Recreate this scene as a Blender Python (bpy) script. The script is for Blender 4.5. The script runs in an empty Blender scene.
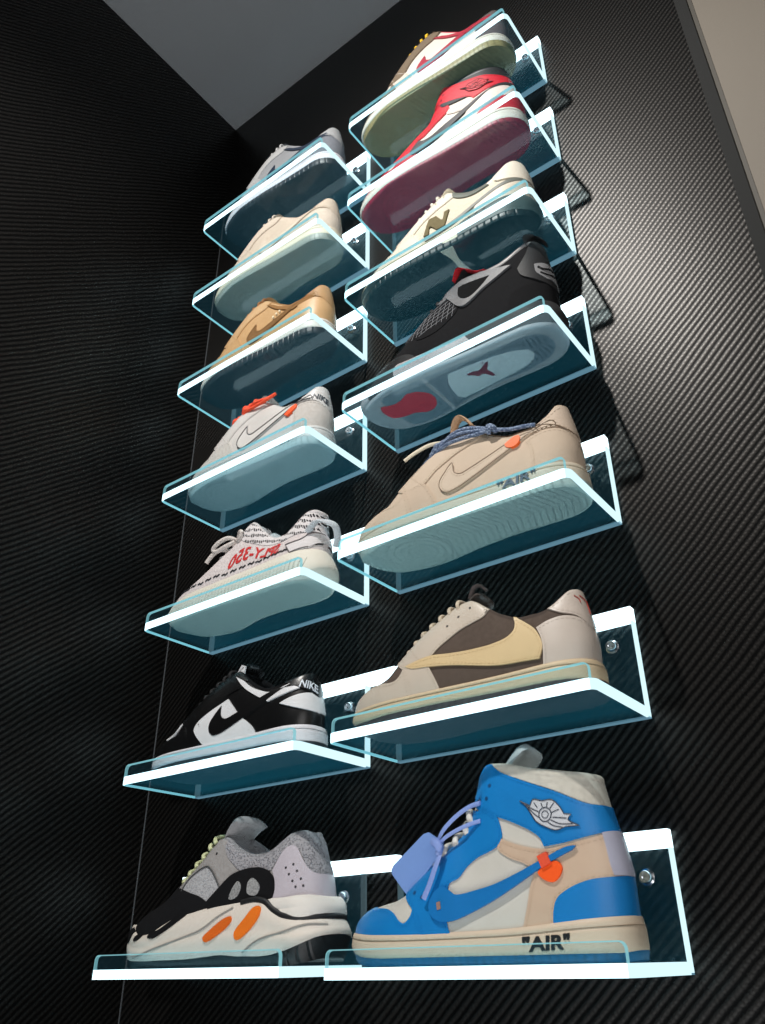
"""Wall of lit acrylic shelves with fourteen sneakers, seen from the lower right."""
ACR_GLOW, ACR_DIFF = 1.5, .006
LED_R = 1.15
LED_S, LED_E, LED_L, FROST_S, FROST_D, LIP_S = 2.8, 2.3, .8, .4, .18, .7
TW_G = (25, 25, 25)
TW_M, TW_BUMP = .8, .13
TW_A, TW_B, TW_P, TW_C, TW_R, TW_S = .66, .75, .0078, (55, 53, 51), .37, .7
CEIL_C, BEIGE = (170, 174, 178), (122, 114, 103)
WORLD_S, EXPO = .03, 0.0
def LIGHTS():
    lamp('ceiling_downlight', 'SPOT', (.083, -1.0, 1.81), (.12, -.08, .38), 100, (1.0, .965, .92), spot_size=1.95, spot_blend=1.0, shadow_soft_size=.02)
    lamp('fill_light', 'AREA', (1.35, -1.15, .45), (.0, -.1, .5), 7, (1.0, .97, .94), size=.9)  # added soft fill from the right, no fixture there; brightens the shoes
    lamp('low_fill', 'AREA', (.15, -.95, -.55), (.0, -.08, .9), 8, (.95, .98, 1.0), size=1.0)  # added lamp from below, in place of floor bounce, brightens the soles
CAM = (801.423684, 0.629014, 0.508602, -0.018477, 0.582226, -0.799438, 0.011806, 17.071649, 6.457029)
RB = [(-0.0044, 0.0105), (-0.0039, 0.2345), (0.0, 0.456), (0.0016, 0.6816), (0.0015, 0.8865), (0.003, 1.0858), (0.0023, 1.2803)]
LB = [(-0.3701, 0.0128), (-0.3653, 0.2356), (-0.3678, 0.4534), (-0.3726, 0.6738), (-0.3731, 0.8854), (-0.369, 1.0923), (-0.3676, 1.286)]
import math, numpy as np
PI = math.pi

def pchip(pts):
    """monotone cubic through (x, y) points, flat outside"""
    x = np.array([p[0] for p in pts], float); y = np.array([p[1] for p in pts], float)
    if len(x) == 1:
        return lambda t: np.full_like(np.asarray(t, float), y[0])
    h = np.diff(x); d = np.diff(y)/h
    m = np.zeros(len(x)); m[0] = d[0]; m[-1] = d[-1]
    for i in range(1, len(x)-1):
        if d[i-1]*d[i] > 0:
            w1 = 2*h[i]+h[i-1]; w2 = h[i]+2*h[i-1]
            m[i] = (w1+w2)/(w1/d[i-1]+w2/d[i])
    def fn(t):
        t = np.clip(np.asarray(t, float), x[0], x[-1])
        i = np.clip(np.searchsorted(x, t, side='right')-1, 0, len(x)-2)
        u = (t-x[i])/h[i]
        return ((1+2*u)*(1-u)**2*y[i] + u*(1-u)**2*h[i]*m[i] + u*u*(3-2*u)*y[i+1] + u*u*(u-1)*h[i]*m[i+1])
    return fn

class Body:
    """closed-ended shell in shoe space (mm): x toe to heel, y to the wall, z up.
    (th, ph): th 0..pi runs toe to heel, ph 0..pi/2 runs bottom edge to top edge."""
    def __init__(s, bot, top, toe, heel, wl, wm, wt=None, off=None, b=None, p=2.2, rt=.28, rh=.15, pe=2.2):
        s.zb = pchip(bot); s.zt = pchip(top); s.xt = pchip(toe); s.xh = pchip(heel)
        s.wl = pchip(wl); s.wm = pchip(wm); s.wt = pchip(wt) if wt else None
        s.off = pchip(off) if off else None; s.b = pchip(b) if b else None
        s.p = p; s.rt = rt; s.rh = rh; s.pe = pe
        s._g = None
    def st(s, th, ph):
        S = (1-np.cos(th))/2
        tau = np.sin(ph) if s.wt else ph/(PI/2)
        return S, tau
    def cap(s, S):
        u = np.clip(S/s.rt, 0, 1); v = np.clip((1-S)/s.rh, 0, 1); e = s.pe
        return ((1-(1-u)**e)**(1/e))*((1-(1-v)**e)**(1/e))
    def xz(s, th, ph):
        S, tau = s.st(th, ph)
        X0 = s.xt(0*tau)+S*(s.xh(0*tau)-s.xt(0*tau)); X1 = s.xt(0*tau+1)+S*(s.xh(0*tau+1)-s.xt(0*tau+1))
        x = s.xt(tau)+S*(s.xh(tau)-s.xt(tau))
        z0 = s.zb(X0); z = z0+tau*(s.zt(X1)-z0)
        return x, z
    def P(s, th, ph, side=-1, lift=0.0):
        th = np.asarray(th, float); ph = np.asarray(ph, float)
        if lift != 0.0:
            n = s.N(th, ph, side)
            return s.P(th, ph, side)+n*lift
        S, tau = s.st(th, ph)
        x, z = s.xz(th, ph)
        w = (s.wl if side < 0 else s.wm)(S)
        c = s.cap(S)
        if s.wt:
            wt = s.wt(S)
            arch = np.clip(1-tau**s.p, 0, 1)**(1/s.p)
            if s.b:
                bb = s.b(S); arch = arch*(1-bb)+bb*(1-tau**1.25)
            Y = c*(wt+(w-wt)*arch)
        else:
            Y = c*(w+s.off(tau))
        return np.stack([x, side*Y, z], -1)
    def N(s, th, ph, side=-1):
        e = 2e-3
        t0 = np.clip(th-e, .012, PI-.012-e); p0 = np.clip(ph-e, 0.0, PI/2-.012-e)
        t0 = np.minimum(np.maximum(th-e, .012), PI-.012-2*e); p0 = np.minimum(np.maximum(ph-e, 0.0), PI/2-.012-2*e)
        A = s.P(t0+2*e, p0+e, side)-s.P(t0, p0+e, side)
        B = s.P(t0+e, p0+2*e, side)-s.P(t0+e, p0, side)
        n = np.cross(A, B)*(1 if side < 0 else -1)
        l = np.linalg.norm(n, axis=-1, keepdims=True)
        n = n/np.maximum(l, 1e-9)
        # at the two ends and along the ridge both sides share one normal direction
        f = np.minimum(np.minimum(th, PI-th)/.03, 1.0)[..., None]
        m = n.copy(); m[..., 1] = n[..., 1]*f[..., 0]
        l = np.linalg.norm(m, axis=-1, keepdims=True)
        return m/np.maximum(l, 1e-9)
    def grid(s):
        if s._g is None:
            T, F = np.meshgrid(np.linspace(0, PI, 241), np.linspace(0, PI/2, 91), indexing='ij')
            X, Z = s.xz(T, F); s._g = (T, F, X, Z)
        return s._g
    def inv(s, pts):
        """side-view (x, z) points to (th, ph); points off the silhouette land on its nearest edge"""
        T, F, X, Z = s.grid()
        P = np.array([p[:2] for p in pts], float)
        gx, gz, gt, gf = X.ravel(), Z.ravel(), T.ravel(), F.ravel()
        idx = np.empty(len(P), int)
        for k in range(0, len(P), 64):
            c = P[k:k+64]
            idx[k:k+64] = np.argmin((gx[None]-c[:, :1])**2+(gz[None]-c[:, 1:])**2, 1)
        t, f = gt[idx].copy(), gf[idx].copy()
        for _ in range(4):
            e = 1e-4
            x, z = s.xz(t, f)
            te = np.where(t+e > PI, t-e, t+e); fe = np.where(f+e > PI/2, f-e, f+e)
            xa, za = s.xz(te, f); xb, zb = s.xz(t, fe)
            a, c = (xa-x)/(te-t), (za-z)/(te-t); b, d = (xb-x)/(fe-f), (zb-z)/(fe-f)
            rx, rz = P[:, 0]-x, P[:, 1]-z
            # damped normal equations
            A11, A12, A22 = a*a+c*c+.05, a*b+c*d, b*b+d*d+.05
            g1, g2 = a*rx+c*rz, b*rx+d*rz
            det = A11*A22-A12*A12
            dt = np.clip((A22*g1-A12*g2)/det, -.05, .05); df = np.clip((A11*g2-A12*g1)/det, -.05, .05)
            t2, f2 = np.clip(t+dt, 0, PI), np.clip(f+df, 0, PI/2)
            x2, z2 = s.xz(t2, f2)
            ok = (x2-P[:, 0])**2+(z2-P[:, 1])**2 < rx*rx+rz*rz
            t, f = np.where(ok, t2, t), np.where(ok, f2, f)
        return np.stack([t, f], 1)

def smooth_path(pts, closed=True, step=2.5):
    """Catmull-Rom through points; a third element 1 marks a corner"""
    P = [np.array(p[:2], float) for p in pts]; k = [len(p) > 2 and p[2] for p in pts]
    n = len(P); out = []
    rng = range(n if closed else n-1)
    for i in rng:
        p1, p2 = P[i], P[(i+1) % n]
        p0 = P[(i-1) % n] if (closed or i > 0) else p1-(p2-p1)
        p3 = P[(i+2) % n] if (closed or i+2 < n) else p2+(p2-p1)
        L = np.linalg.norm(p2-p1)
        def tan(a, b, c):
            la = np.linalg.norm(b-a)**.5+1e-6; lb = np.linalg.norm(c-b)**.5+1e-6
            v = ((b-a)/la-(c-a)/(la+lb)+(c-b)/lb)
            return v
        l12 = np.linalg.norm(p2-p1)**.5+1e-6
        m1 = (p2-p1) if k[i] else tan(p0, p1, p2)*l12
        m2 = (p2-p1) if k[(i+1) % n] else tan(p1, p2, p3)*l12
        q = max(1, int(math.ceil(L/step)))
        for j in range(q):
            u = j/q
            out.append((2*u**3-3*u*u+1)*p1+(u**3-2*u*u+u)*m1+(-2*u**3+3*u*u)*p2+(u**3-u*u)*m2)
    if not closed:
        out.append(P[-1])
    return np.array(out)
# ---- shoe shells, side-view profiles in millimetres -------------------------------------------------
def J1H_upper():
    return Body(bot=[(14,28),(60,25),(120,24),(200,25),(260,29),(304,32)],
        top=[(21,42),(28,48),(38,52),(53,55),(70,58),(84,63),(100,73),(118,85),(136,96),(152,106),(164,118),(172,138),(180,160),(190,167),(208,165),(237,157),(271,150),(291,147)],
        toe=[(0,13),(.5,15),(1,21)], heel=[(0,306),(.25,306),(.5,302),(.75,296),(1,291)],
        wl=[(0,37),(.15,40),(.3,43),(.45,42),(.6,39),(.8,35),(1,33)], wm=[(0,37),(.15,40),(.28,42),(.5,35),(.65,32),(.8,33),(1,33)],
        wt=[(0,0),(.24,0),(.3,6),(.4,13),(.5,17),(.58,22),(.64,27),(.8,29),(1,26)], b=[(0,0),(.45,0),(.6,.8),(1,.8)], p=2.3)
def J1_mid(bot, top, x0=9, x1=311, ex=0):
    return Body(bot=bot, top=top, toe=[(0,x0+2),(.3,x0),(.75,x0+1),(1,x0+2)], heel=[(0,x1),(.5,x1),(1,x1-2)],
        wl=[(0,37),(.15,40),(.3,43),(.45,42),(.6,39),(.8,36),(1,34)], wm=[(0,37),(.15,40),(.28,42),(.5,34),(.65,31),(.8,33),(1,34)],
        off=[(0,2.2+ex),(.12,3.4+ex),(.66,3+ex),(.72,1.9+ex),(.78,2.9+ex),(.9,2.6+ex),(1,.6+ex)])
def LOW_upper(h=0, tx=0, tz=0):
    top=[(19,43),(26,50),(36,55),(52,59),(68,63),(78,68),(88,77),(100,86),(113,95),(135,107),(151,115),(166,120),(178,120),(186,116),(199,106),(219,92),(240,84),(256,84),(270,88),(281,97+h*.5),(289,105+h),(294,107+h)]
    r=pchip([(76,0),(140,.85),(170,1),(190,.9),(240,0)])
    top=[(x+tx*float(r(x)), z+tz*float(r(x))) for x, z in top]
    return Body(bot=[(12,28),(50,26),(100,25),(200,26),(260,28),(300,30)], top=top,
        toe=[(0,11),(.5,13),(1,19)], heel=[(0,302),(.25,303),(.5,301),(.75,298),(1,294)],
        wl=[(0,37),(.15,40),(.3,43),(.45,42),(.6,39),(.8,36),(1,34)], wm=[(0,37),(.15,40),(.28,42),(.5,34),(.65,31),(.8,33),(1,34)],
        wt=[(0,0),(.2,0),(.26,5),(.36,12),(.48,16),(.56,21),(.64,26),(.8,27),(1,22)], b=[(0,0),(.4,0),(.6,.55),(1,.55)], p=2.3)
MID_LOW_B=[(8,20),(25,15),(50,12),(80,11.5),(300,11.5),(308,12)]; MID_LOW_T=[(8,30),(50,28),(100,27),(200,28),(260,30),(308,32)]
def OUT(x0=12, x1=308, zt=None, ex=0, wl=None, wm=None):
    return Body(bot=[(x0,10),(x0+16,4),(x0+38,.6),(x1-10,.6),(x1,2.5)], top=zt or MID_LOW_B, toe=[(0,x0+3),(1,x0)], heel=[(0,x1-2),(1,x1)],
        wl=wl or [(0,37),(.15,40),(.3,43),(.45,42),(.6,39),(.8,36),(1,34)], wm=wm or [(0,37),(.15,40),(.28,42),(.5,34),(.65,31),(.8,33),(1,34)],
        off=[(0,.8+ex),(.3,2.2+ex),(1,2.4+ex)])
def Y7_upper():
    return Body(bot=[(22,34),(60,30),(110,28),(160,40),(220,50),(280,56),(326,62)],
        top=[(23,44),(30,51),(39,57),(55,64),(77,71),(98,81),(110,89),(130,102),(153,118),(169,132),(179,137),(190,136),(204,128),(222,118),(240,112),(258,111),(272,115),(286,124),(297,131),(308,133),(314,131)],
        toe=[(0,18),(1,23)], heel=[(0,334),(.3,331),(.6,325),(.85,320),(1,314)],
        wl=[(0,37),(.15,41),(.3,44),(.45,43),(.6,40),(.8,37),(1,34)], wm=[(0,37),(.15,41),(.28,43),(.5,36),(.65,34),(.8,35),(1,34)],
        wt=[(0,0),(.24,0),(.3,7),(.4,14),(.5,18),(.58,24),(.64,27),(.8,28),(1,23)], b=[(0,0),(.4,0),(.6,.5),(1,.5)], p=2.3)
Y7_wl=[(0,38),(.15,43),(.3,46),(.45,45),(.6,43),(.8,42),(1,40)]; Y7_wm=[(0,38),(.15,43),(.28,45),(.5,39),(.65,37),(.8,39),(1,40)]
def Y7_mid():
    return Body(bot=[(12,14),(50,9),(90,8),(150,8),(195,10),(215,12),(245,10),(275,9),(310,14),(352,27)],
        top=[(17,45),(30,49),(48,42),(70,36),(90,37),(115,45),(140,53),(170,57),(200,61),(240,63),(262,65),(276,63),(290,54),(306,47),(326,44),(346,46)],
        toe=[(0,14),(.4,12),(1,17)], heel=[(0,350),(.3,352),(.7,348),(1,344)], wl=Y7_wl, wm=Y7_wm,
        off=[(0,1),(.15,3),(.35,4),(.5,2.6),(.7,3),(.9,1.5),(1,-1.5)], rh=.12)
def Y7_mid2():
    return Body(bot=[(240,40),(290,40),(340,42)], top=[(236,62),(262,66),(300,65),(328,67),(340,65)],
        toe=[(0,240),(1,236)], heel=[(0,344),(.5,345),(.9,340),(1,337)], wl=[(0,38),(.5,39),(1,38)], wm=[(0,36),(.5,37),(1,38)],
        off=[(0,2),(.45,2.2),(.52,.9),(.6,2),(.9,1.2),(1,-1)], rt=.02, rh=.32)
def Y7_out():
    return Body(bot=[(22,6),(40,2),(60,.6),(310,.6),(340,6),(352,16)], top=[(14,15),(50,10),(90,9),(150,9),(195,11),(215,16),(235,18),(250,11),(275,10),(310,17),(352,29)],
        toe=[(0,22),(1,14)], heel=[(0,344),(1,352)], wl=Y7_wl, wm=Y7_wm, off=[(0,-2),(.3,.5),(1,1.2)], rh=.12)
def Y3_upper():
    return Body(bot=[(10,30),(60,30),(120,32),(200,38),(260,42),(300,46)],
        top=[(16,40),(24,47),(36,53),(52,58),(72,64),(90,72),(112,83),(132,93),(150,103),(162,114),(172,124),(182,125),(192,118),(205,105),(220,90),(236,82),(250,82),(262,89),(274,101),(284,110),(292,112),(298,110)],
        toe=[(0,9),(1,16)], heel=[(0,303),(.3,302),(.6,298),(1,298)],
        wl=[(0,37),(.15,41),(.3,43),(.45,42),(.6,39),(.8,36),(1,33)], wm=[(0,37),(.15,41),(.28,42),(.5,34),(.65,32),(.8,34),(1,33)],
        wt=[(0,0),(.24,0),(.32,7),(.42,13),(.5,17),(.58,22),(.64,25),(.8,25),(1,20)], b=[(0,0),(.4,0),(.6,.5),(1,.5)], p=2.3)
Y3_wl=[(0,37),(.15,43),(.3,46),(.45,45),(.6,42),(.8,40),(1,37)]; Y3_wm=[(0,37),(.15,43),(.28,45),(.5,32),(.62,31),(.8,38),(1,37)]
def Y3_mid():
    return Body(bot=[(4,16),(25,8),(55,3),(290,3),(312,12)], top=[(8,34),(40,35),(100,36),(180,40),(250,44),(306,50)],
        toe=[(0,9),(.35,3),(.8,6),(1,10)], heel=[(0,308),(.3,315),(.7,310),(1,304)], wl=Y3_wl, wm=Y3_wm,
        off=[(0,0),(.2,3),(.4,3.6),(.8,1),(1,-2)], rh=.17)
def Y3_out():
    return Body(bot=[(16,8),(40,2),(60,.6),(285,.6),(302,6)], top=[(10,15),(25,9),(55,4),(290,4),(308,12)],
        toe=[(0,14),(1,9)], heel=[(0,302),(1,307)], wl=Y3_wl, wm=Y3_wm, off=[(0,-5),(1,-2)], rh=.17)
J4_wl=[(0,37),(.15,41),(.3,44),(.45,43),(.6,39),(.8,37),(1,34)]; J4_wm=[(0,37),(.15,41),(.28,43),(.5,36),(.65,34),(.8,35),(1,34)]
def J4_upper():
    return Body(bot=[(14,30),(60,28),(120,26),(200,28),(260,34),(300,38)],
        top=[(20,40),(28,47),(40,52),(56,57),(72,62),(88,70),(104,81),(122,94),(140,107),(156,118),(168,126),(182,128),(200,125),(222,122),(244,121),(258,124),(272,132),(282,139),(290,141),(296,139)],
        toe=[(0,12),(1,20)], heel=[(0,304),(.3,304),(.6,301),(1,296)],
        wl=J4_wl, wm=J4_wm, wt=[(0,0),(.24,0),(.3,7),(.4,13),(.5,17),(.58,22),(.64,27),(.8,28),(1,24)], b=[(0,0),(.4,0),(.6,.6),(1,.6)], p=2.3)
def J4_mid():
    return Body(bot=[(9,17),(28,10),(55,6),(302,6),(312,10)], top=[(10,31),(40,31),(80,33),(120,31),(160,30),(210,33),(260,38),(308,42)],
        toe=[(0,11),(.4,9),(1,12)], heel=[(0,310),(.5,312),(1,307)], wl=J4_wl, wm=J4_wm, off=[(0,2),(.15,3.2),(.6,3),(.9,2),(1,0)])
NB_wl=[(0,36),(.15,41),(.3,44),(.45,43),(.6,40),(.8,39),(1,36)]; NB_wm=[(0,36),(.15,41),(.28,43),(.5,36),(.65,34),(.8,37),(1,36)]
def NB_upper():
    return Body(bot=[(12,28),(60,26),(120,26),(200,28),(260,32),(302,36)],
        top=[(18,38),(26,45),(38,50),(54,55),(70,60),(88,70),(104,81),(122,93),(140,104),(156,113),(168,118),(180,118),(194,109),(210,97),(228,89),(246,87),(260,91),(272,100),(282,110),(291,114),(298,112)],
        toe=[(0,10),(1,18)], heel=[(0,305),(.35,306),(.7,304),(1,298)],
        wl=[(0,36),(.15,40),(.3,43),(.45,42),(.6,39),(.8,37),(1,34)], wm=[(0,36),(.15,40),(.28,42),(.5,35),(.65,33),(.8,35),(1,34)],
        wt=[(0,0),(.22,0),(.28,6),(.38,13),(.48,17),(.56,21),(.64,26),(.8,27),(1,22)], b=[(0,0),(.4,0),(.6,.5),(1,.5)], p=2.3)
def NB_mid():
    return Body(bot=[(8,20),(25,14),(50,10),(200,9),(300,9),(312,13)], top=[(9,31),(50,29),(120,29),(200,32),(260,36),(308,40)],
        toe=[(0,10),(.5,8),(1,11)], heel=[(0,311),(.5,313),(1,308)], wl=NB_wl, wm=NB_wm, off=[(0,2.5),(.4,3.2),(.8,2.4),(1,.5)])
import bpy, bmesh
from mathutils import Vector, Matrix
from mathutils.geometry import delaunay_2d_cdt
scene = bpy.context.scene
COL = scene.collection
MM = 0.001

# ------------------------------------------------------------------ materials
_M = {}
def nt(name):
    m = bpy.data.materials.new(name); m.use_nodes = True
    t = m.node_tree; b = t.nodes['Principled BSDF']
    return m, t, b
def nd(t, kind, **kw):
    n = t.nodes.new(kind)
    for k, v in kw.items(): setattr(n, k, v)
    return n
def ma(t, op, a, b=None, c=None):
    n = nd(t, 'ShaderNodeMath', operation=op)
    for i, v in enumerate((a, b, c)):
        if v is None: continue
        if isinstance(v, (int, float)): n.inputs[i].default_value = v
        else: t.links.new(v, n.inputs[i])
    return n.outputs[0]
def bump(t, b, h, strength=.3, dist=.001):
    n = nd(t, 'ShaderNodeBump'); n.inputs['Strength'].default_value = strength; n.inputs['Distance'].default_value = dist
    t.links.new(h, n.inputs['Height']); t.links.new(n.outputs[0], b.inputs['Normal'])
def mixc(t, f, a, b):
    n = nd(t, 'ShaderNodeMix', data_type='RGBA')
    t.links.new(f, n.inputs[0])
    for i, v in ((6, a), (7, b)):
        if isinstance(v, tuple): n.inputs[i].default_value = (*v, 1)
        else: t.links.new(v, n.inputs[i])
    return n.outputs[2]
def lin(c):
    """8-bit sRGB to linear"""
    return tuple(((v/255)/12.92 if v/255 <= .04045 else ((v/255+.055)/1.055)**2.4) for v in c)
def mat(kind, c, rough=None, c2=None):
    key = (kind, c, rough, c2)
    if key in _M: return _M[key]
    m, t, b = nt('%s_%d_%d_%d' % ((kind,)+c)); C = lin(c)
    b.inputs['Base Color'].default_value = (*C, 1)
    tc = nd(t, 'ShaderNodeTexCoord'); O = tc.outputs['Object']
    def noise(scale, detail=4):
        n = nd(t, 'ShaderNodeTexNoise'); n.inputs['Scale'].default_value = scale; n.inputs['Detail'].default_value = detail
        t.links.new(O, n.inputs['Vector']); return n.outputs['Fac']
    sx = nd(t, 'ShaderNodeSeparateXYZ'); t.links.new(O, sx.inputs[0]); X, Y, Z = sx.outputs
    if kind == 'leather':
        b.inputs['Roughness'].default_value = rough or .42
        bump(t, b, noise(420, 6), .18, .0006)
        f = noise(60); t.links.new(mixc(t, f, tuple(v*.9 for v in C), tuple(min(1, v*1.06) for v in C)), b.inputs['Base Color'])
    elif kind == 'suede':
        b.inputs['Roughness'].default_value = .95; b.inputs['Specular IOR Level'].default_value = .15
        f = noise(240, 8); t.links.new(mixc(t, f, tuple(v*.72 for v in C), tuple(min(1, v*1.25) for v in C)), b.inputs['Base Color'])
        bump(t, b, f, .35, .0008)
    elif kind == 'mesh':
        b.inputs['Roughness'].default_value = .85
        v = nd(t, 'ShaderNodeTexVoronoi'); v.inputs['Scale'].default_value = 480; t.links.new(O, v.inputs['Vector'])
        f = ma(t, 'LESS_THAN', v.outputs['Distance'], .42)
        t.links.new(mixc(t, f, C, lin(c2 or tuple(int(k*.78) for k in c))), b.inputs['Base Color'])
        bump(t, b, v.outputs['Distance'], .5, .0008)
    elif kind == 'rubber':
        b.inputs['Roughness'].default_value = rough or .55
        bump(t, b, noise(700, 3), .08, .0004)
    elif kind == 'foam':
        b.inputs['Roughness'].default_value = .7
        bump(t, b, noise(300, 5), .12, .0006)
    elif kind == 'tread':      # cupsole bottom: pivot rings under the ball, cross bars elsewhere, notched side wall
        b.inputs['Roughness'].default_value = rough or .5
        def rings(xc, yc, p):
            a = ma(t, 'POWER', ma(t, 'SUBTRACT', X, xc), 2.0); d = ma(t, 'POWER', ma(t, 'SUBTRACT', Y, yc), 2.0)
            r = ma(t, 'SQRT', ma(t, 'ADD', a, d))
            return r, ma(t, 'ABSOLUTE', ma(t, 'SUBTRACT', ma(t, 'FRACT', ma(t, 'DIVIDE', r, p)), .5))
        r1, w1 = rings(-.062, .002, .0085); 
        sq = ma(t, 'ABSOLUTE', ma(t, 'SUBTRACT', ma(t, 'FRACT', ma(t, 'DIVIDE', ma(t, 'ADD', X, ma(t, 'MULTIPLY', ma(t, 'ABSOLUTE', Y), .35)), .0075)), .5))
        inr = ma(t, 'LESS_THAN', r1, .040)
        h = ma(t, 'ADD', ma(t, 'MULTIPLY', inr, w1), ma(t, 'MULTIPLY', ma(t, 'SUBTRACT', 1.0, inr), sq))
        g = ma(t, 'LESS_THAN', h, .13)
        bump(t, b, ma(t, 'MINIMUM', h, .2), .35, .003)
        t.links.new(mixc(t, g, C, lin(c2 or tuple(int(k*.84) for k in c))), b.inputs['Base Color'])
    elif kind == 'lugs':       # running outsole: fine cross ribs
        b.inputs['Roughness'].default_value = .45
        sq = ma(t, 'ABSOLUTE', ma(t, 'SUBTRACT', ma(t, 'FRACT', ma(t, 'DIVIDE', X, .011)), .5))
        bump(t, b, ma(t, 'MINIMUM', sq, .16), .9, .006)
    elif kind == 'knit':       # black and white jagged knit bands
        b.inputs['Roughness'].default_value = .9
        n = nd(t, 'ShaderNodeTexNoise'); n.inputs['Scale'].default_value = 130; t.links.new(O, n.inputs['Vector'])
        w = ma(t, 'ADD', ma(t, 'MULTIPLY', Z, 95.0), ma(t, 'ADD', ma(t, 'MULTIPLY', X, 25.0), ma(t, 'MULTIPLY', n.outputs['Fac'], 1.1)))
        band = ma(t, 'GREATER_THAN', ma(t, 'FRACT', w), .58)
        saw = ma(t, 'GREATER_THAN', ma(t, 'FRACT', ma(t, 'ADD', ma(t, 'MULTIPLY', X, 330.0), ma(t, 'MULTIPLY', Z, 120.0))), .35)
        t.links.new(mixc(t, ma(t, 'MULTIPLY', band, saw), C, lin(c2)), b.inputs['Base Color'])
        bump(t, b, noise(800, 2), .3, .0006)
    elif kind == 'metal':
        b.inputs['Metallic'].default_value = 1; b.inputs['Roughness'].default_value = rough or .25
    elif kind == 'paint':
        b.inputs['Roughness'].default_value = rough or .8
        bump(t, b, noise(150, 6), .06, .0006)
    elif kind == 'cement':     # speckled plastic
        b.inputs['Roughness'].default_value = .5
        t.links.new(mixc(t, ma(t, 'GREATER_THAN', noise(520, 3), .56), C, lin(c2)), b.inputs['Base Color'])
    _M[key] = m
    return m

def acrylic():
    m = bpy.data.materials.new('clear_acrylic'); m.use_nodes = True; t = m.node_tree; t.nodes.clear()
    out = nd(t, 'ShaderNodeOutputMaterial')
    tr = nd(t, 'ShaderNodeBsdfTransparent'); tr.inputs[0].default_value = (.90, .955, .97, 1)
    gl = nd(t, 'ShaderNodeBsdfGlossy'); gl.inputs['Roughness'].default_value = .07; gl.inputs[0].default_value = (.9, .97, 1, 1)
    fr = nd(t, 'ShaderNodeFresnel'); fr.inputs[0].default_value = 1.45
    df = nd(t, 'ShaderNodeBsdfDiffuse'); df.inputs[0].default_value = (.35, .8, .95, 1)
    vol = nd(t, 'ShaderNodeEmission'); vol.inputs[0].default_value = (.03, .52, .80, 1); vol.inputs[1].default_value = ACR_GLOW  # strip light scattered in the sheet, put in as a teal emission
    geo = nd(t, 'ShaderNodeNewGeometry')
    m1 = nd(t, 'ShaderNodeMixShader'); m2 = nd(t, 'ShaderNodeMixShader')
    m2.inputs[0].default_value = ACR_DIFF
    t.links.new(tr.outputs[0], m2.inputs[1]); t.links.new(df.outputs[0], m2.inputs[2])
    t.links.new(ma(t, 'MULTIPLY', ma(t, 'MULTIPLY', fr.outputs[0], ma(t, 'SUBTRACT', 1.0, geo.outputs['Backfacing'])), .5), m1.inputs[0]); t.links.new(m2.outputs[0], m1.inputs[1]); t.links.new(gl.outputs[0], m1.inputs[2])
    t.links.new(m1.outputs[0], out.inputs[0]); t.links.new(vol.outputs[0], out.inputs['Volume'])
    return m
def glow(name, c, s):
    m = bpy.data.materials.new(name); m.use_nodes = True; t = m.node_tree; t.nodes.clear()
    out = nd(t, 'ShaderNodeOutputMaterial'); em = nd(t, 'ShaderNodeEmission')
    em.inputs[0].default_value = (*c, 1); em.inputs[1].default_value = s
    t.links.new(em.outputs[0], out.inputs[0]); return m
def edge_acrylic(name, e, s):
    """frosted cut edge of an edge-lit sheet: half clear, glowing with the light it carries"""
    m = bpy.data.materials.new(name); m.use_nodes = True; t = m.node_tree; t.nodes.clear()
    out = nd(t, 'ShaderNodeOutputMaterial'); em = nd(t, 'ShaderNodeEmission'); em.inputs[0].default_value = (*e, 1); em.inputs[1].default_value = s
    tr = nd(t, 'ShaderNodeBsdfTransparent'); tr.inputs[0].default_value = (.8, .92, .95, 1)
    mx = nd(t, 'ShaderNodeMixShader'); mx.inputs[0].default_value = .55
    t.links.new(tr.outputs[0], mx.inputs[1]); t.links.new(em.outputs[0], mx.inputs[2]); t.links.new(mx.outputs[0], out.inputs[0])
    return m

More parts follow.
